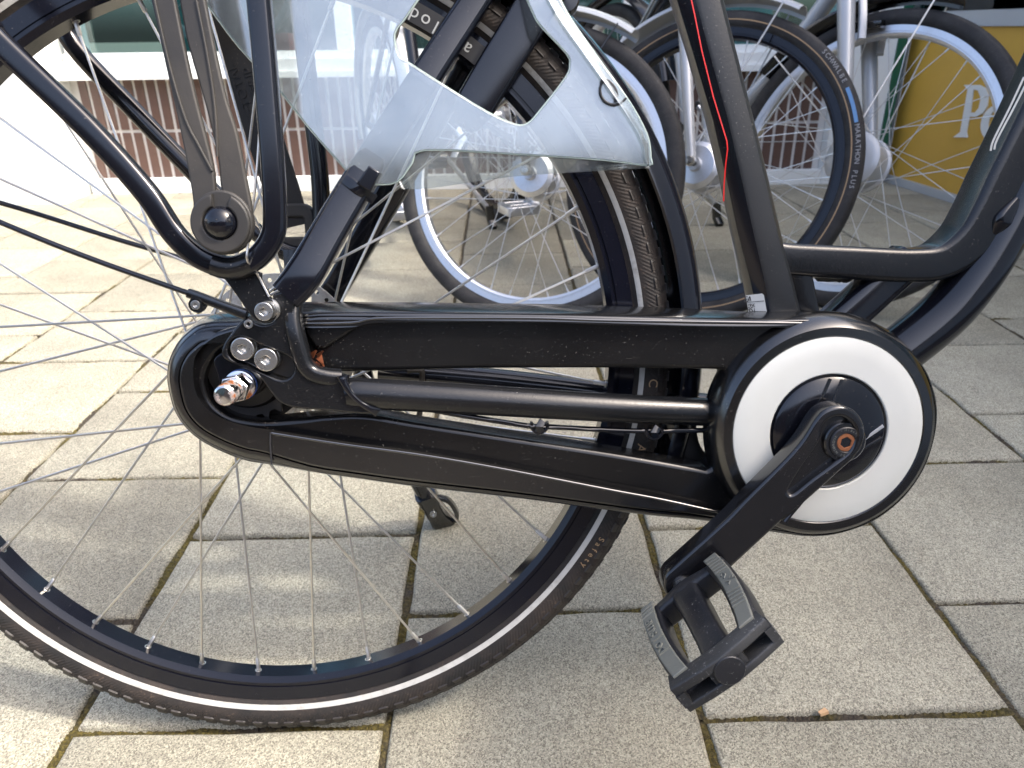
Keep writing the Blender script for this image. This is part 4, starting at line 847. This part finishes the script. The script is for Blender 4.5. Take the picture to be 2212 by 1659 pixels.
OO = [(1990 + 128 * math.cos(R(a)) + 22 * math.sin(R(a)), 1022 - 155 * math.sin(R(a))) for a in range(0, 360, 12)]
OH = [(1990 + 66 * math.cos(R(a)) + 18 * math.sin(R(a)), 1022 - 122 * math.sin(R(a))) for a in range(0, 360, 12)]
for outl, hol in ((PO, PH), (OO, OH)):
    f = lambda P: [(p.y, p.z) for p in (ws(q) for q in K(4, *P))]
    v_, f_ = prism(f(outl), [f(hol)], 0, .004, .0003, 1)
    MB().add([V((-.0005 - v.z, v.x, v.y)) for v in v_], f_).build('sign_lettering', signwhite, wing, None)

# ------------------------------------------------------------------ parked bicycles in the second row
def parked(label, X, Y, psi, rear, rim_m, tyre_m, hub_m, fork_m, frame_m, guard_m, hub_r, stripe=None, guard=(18, 150), lean=20, phase=0, blade_r=.011, top=(1470, 0), R0=.33, hubw=.05, depth=.057):
    root = empty('parked_bicycle', Matrix.Translation((X, Y, 0))); tag(root, label, 'bicycle', 'bicycles parked in a row before the shop')
    x = V((math.cos(psi), -math.sin(psi), 0)); h = V((-math.sin(psi), -math.cos(psi), 0)); L = R(lean)
    up = V((0, 0, 1)) * math.cos(L) - h * math.sin(L); zz = h * math.cos(L) + V((0, 0, 1)) * math.sin(L)
    M = frame_matrix(V((0, 0, 0)), x, up, zz)
    r = hub_r; w_ = hubw
    hp = [(.006, -w_), (r * .30, -w_), (r * .34, -w_ * .80), (r * .88, -w_ * .76), (r, -w_ * .68), (r * 1.10, -w_ * .62), (r * 1.10, -w_ * .52), (r, -w_ * .45), (r, w_ * .45), (r * 1.10, w_ * .52), (r * 1.10, w_ * .62), (r, w_ * .68), (r * .88, w_ * .76), (r * .34, w_ * .80), (r * .30, w_), (.006, w_)]
    wh = make_wheel(root, 'front_wheel', V((0, R0, 0)), R0, .0200, tyre_m, rim_m, spokem, hp, hub_m, phase=phase, tang=r * 1.02, flange=w_ * .57, stripe=stripe, spoke_r=.00095, M=M, seg=72, depth=depth)
    c = V((0, R0, 0)); fo = w_ + .012
    tp = on_plane(top, V((X, Y, 0)) + zz * fo, zz) - V((X, Y, 0)); tx, ty = tp.dot(x), tp.dot(up); k_ = (R0 + .40 - R0) / (ty - R0); crown = V((tx * k_, R0 + .40, 0)); fork_rake = -tx * .25 / (ty - R0) * 1.0
    P = lambda u, v, n_: M @ V((u, v, n_))
    for s in (-1, 1):
        pts = [P(.0, R0, s * fo), P(-fork_rake * .36, R0 + .09, s * (fo + .002)), P(-fork_rake, R0 + .25, s * (fo - .004)), P(crown.x, crown.y, s * (fo - .006))]
        MB().add(*tube(smooth(pts, 6), [blade_r * (.8 + .5 * i / 18) for i in range(19)], 16)).build('fork_blade', fork_m, root)
        v_, f_ = lathe([(.0001, 0), (.011, 0), (.011, .006), (.008, .011), (.0001, .012)], 24); MB().add([M @ (V((0, R0, s * (fo + .008))) + V((v.x, v.y, s * v.z))) for v in v_], f_).build('axle_nut', boltm, root)
    MB().add(*sweep([P(crown.x - .002, crown.y + .005, -fo), P(crown.x, crown.y + .008, 0), P(crown.x - .002, crown.y + .005, fo)], rbox(.018, .014, .005), ref=up)).build('fork_crown', fork_m, root)
    MB().add(*tube([P(crown.x, crown.y, 0), P(crown.x - .06, crown.y + .22, 0)], .020, 20)).build('head_tube', frame_m, root)
    mgq = [(R0 + .020, .029), (R0 + .027, .027), (R0 + .033, .018), (R0 + .036, 0), (R0 + .033, -.018), (R0 + .027, -.027), (R0 + .020, -.029)]
    v_, f_ = lathe(mgq + [(a - .0015, b * .94) for a, b in reversed(mgq)], 60, True, c, *guard); MB().add([M @ v for v in v_], f_).build('mudguard', guard_m, root)
    for s in (-1, 1):
        for ga in (guard[0] + 6, guard[1] - 8):
            q = V((math.cos(R(ga)) * (R0 + .022), R0 + math.sin(R(ga)) * (R0 + .022), s * .030)); MB().add(*tube([M @ q, P(-.004, R0 + .02, s * fo)], .0019, 6)).build('mudguard_stay', fork_m if guard_m is not paint else spokem, root)
    # frame going back to the rear wheel
    rc = V(rear) - V((X, Y, 0)); hd = V((crown.x, 0, 0)); top = P(crown.x - .01, crown.y + .06, 0); rx = V((-rc.x, -rc.y, 0)).normalized(); rz = V((rx.y, -rx.x, 0)); RA = V((rc.x, rc.y, R0))
    bbp = RA + rx * .46 + V((0, 0, -.06)); Pw = lambda u, v, n_: RA + rx * u + V((0, 0, v)) + rz * n_
    MB().add(*tube(smooth([top, (top + bbp) / 2 + V((0, 0, -.05)), bbp], 5), .021, 20)).build('down_tube', frame_m, root)
    MB().add(*tube([bbp, bbp - rx * .16 + V((0, 0, .50))], .017, 18)).build('seat_tube', frame_m, root)
    for s in (-1, 1):
        MB().add(*tube([RA + rz * (.065 * s), bbp + rz * (.03 * s)], .010, 12)).build('chain_stay', frame_m, root); MB().add(*tube([RA + rz * (.065 * s), bbp - rx * .14 + V((0, 0, .45)) + rz * .02 * s], .008, 12)).build('seat_stay', frame_m, root)
        ce = bbp + rz * (.10 * s) + (rx * .12 + V((0, 0, -.11))) * s
        MB().add(*sweep([bbp + rz * (.075 * s), bbp + rz * (.085 * s) + (ce - bbp) * .5 * .8, ce], rbox(.011, .006, .003))).build('crank_arm', alum, root)
        pm = MB(); fr = frame_matrix(ce + rz * (.055 * s), rx, rz, V((0, 0, 1))); pm.add(*prism([(a, b) for a, b in rbox(.042, .046, .010, 3)], [rbox(.011, .030, .004, 2)[::1] and [(a - .020, b) for a, b in rbox(.010, .030, .004, 2)], [(a + .020, b) for a, b in rbox(.010, .030, .004, 2)]], -.012, .012, .003, 2), fr); pm.build('pedal', alum if s > 0 else pedalm, root)
    MB().add(*tube([bbp - rz * .05, bbp + rz * .05], .024, 20)).build('bottom_bracket', frame_m, root)
    v_, f_ = lathe([(.02, -.001), (.09, -.001), (.094, .0), (.09, .001), (.02, .001)], 40); MB().add(v_, f_, frame_matrix(bbp + rz * .055, rx, V((0, 0, 1)), rz)).build('chainring', darkm, root)
    make_wheel(root, 'rear_wheel', V((0, 0, 0)), R0, .0200, tyre_m, rim_m, spokem, [(.006, -.05), (.03, -.045), (.035, -.03), (.022, -.025), (.022, .025), (.035, .03), (.03, .045), (.006, .05)], hub_m, tang=.03, spoke_r=.00095, M=frame_matrix(RA, rx, V((0, 0, 1)), rz), seg=48, depth=depth)
    v_, f_ = lathe(mgq + [(a - .0015, b * .94) for a, b in reversed(mgq)], 50, True, V((0, 0, 0)), 20, 195); MB().add(v_, f_, frame_matrix(RA, rx, V((0, 0, 1)), rz)).build('mudguard', guard_m, root)
    kb = RA + rx * .16 - rz * .07; kt = RA + rx * .26 - rz * .26; kt.z = .004
    MB().add(*tube([kb, kt + V((0, 0, .05))], .008, 10)).build('kickstand', alum, root); MB().add(*sweep([kt + V((0, 0, .06)) - (kt - kb) * .03, kt + V((0, 0, .02)), kt + rx * .022], rbox(.012, .010, .003), ref=rx)).build('kickstand_foot', casem, root)
    return root, wh, M, P
silverrim = metal('machined_rim', (.62, .63, .65), .34, tarnish=(.45, .45, .45), amount=.25)
bA, wA, MA, PA_ = parked('parked bicycle with bright silver rim seen through the near rear wheel', .020, 1.58, R(20), (-.40, 2.62, 0), silverrim, tyreb, alum, paint, paint, silverm, .044, guard=(58, 150), phase=3, top=(1100, 0), R0=.32)
bB, wB, MB_, PB_ = parked('parked bicycle with black rim and lettered tyre behind the seat tube', .357, 1.612, R(34.5), (-.05, 2.62, 0), rimm, tyreb, alum, silverm, paint, silverm, .046, stripe=(.3060, .3082, goldink), guard=(66, 150), phase=1, top=(1474, 0), blade_r=.012)
bC, wC, MC_, PC_ = parked('parked bicycle with white fork and hub before the yellow sign', .698, 1.684, R(51), (.34, 2.62, 0), silverrim, tyreb, silverm, silverm, silverm, paint, .056, guard=(74, 150), phase=6, blade_r=.016, hubw=.055, top=(1826, 0))
cB = V((0, .33, 0))
arc_text('SCHWALBE', .0130, .3185, cB, .0208, 42.5, 1.9, .0002).build('tyre_lettering', greyink, wB, None)
MB().add(*lathe([(.3145, .0207), (.3215, .0207), (.3215, .0200), (.3145, .0200)], 16, True, cB, 20, 33)).build('blue_tyre_patch', bluem, wB, 40)
arc_text('MARATHON PLUS', .0130, .3185, cB, .0208, 8, 1.75, .0002).build('tyre_lettering', greyink, wB, None)
# rim brake on the white fork
tpc = on_plane((1826, 0), V((.698, 1.684, 0)) + MC_.col[2].to_3d() * .067, MC_.col[2].to_3d()) - V((.698, 1.684, 0)); FX = lambda v: tpc.dot(MC_.col[0].to_3d()) * v / (tpc.dot(MC_.col[1].to_3d()) - .33)
for s in (-1, 1):
    MB().add(*sweep(smooth([PC_(FX(.25) + .03, .33 + .25, s * .050), PC_(FX(.30) + .035, .33 + .30, s * .054), PC_(FX(.38) + .03, .33 + .38, s * .046)], 5), rbox(.008, .006, .002))).build('brake_arm', silverm, bC)
    MB().add(*sweep([PC_(FX(.28) + .005, .33 + .285, s * .026), PC_(FX(.28) + .065, .33 + .290, s * .026)], rbox(.010, .008, .003))).build('brake_pad', casem, bC)
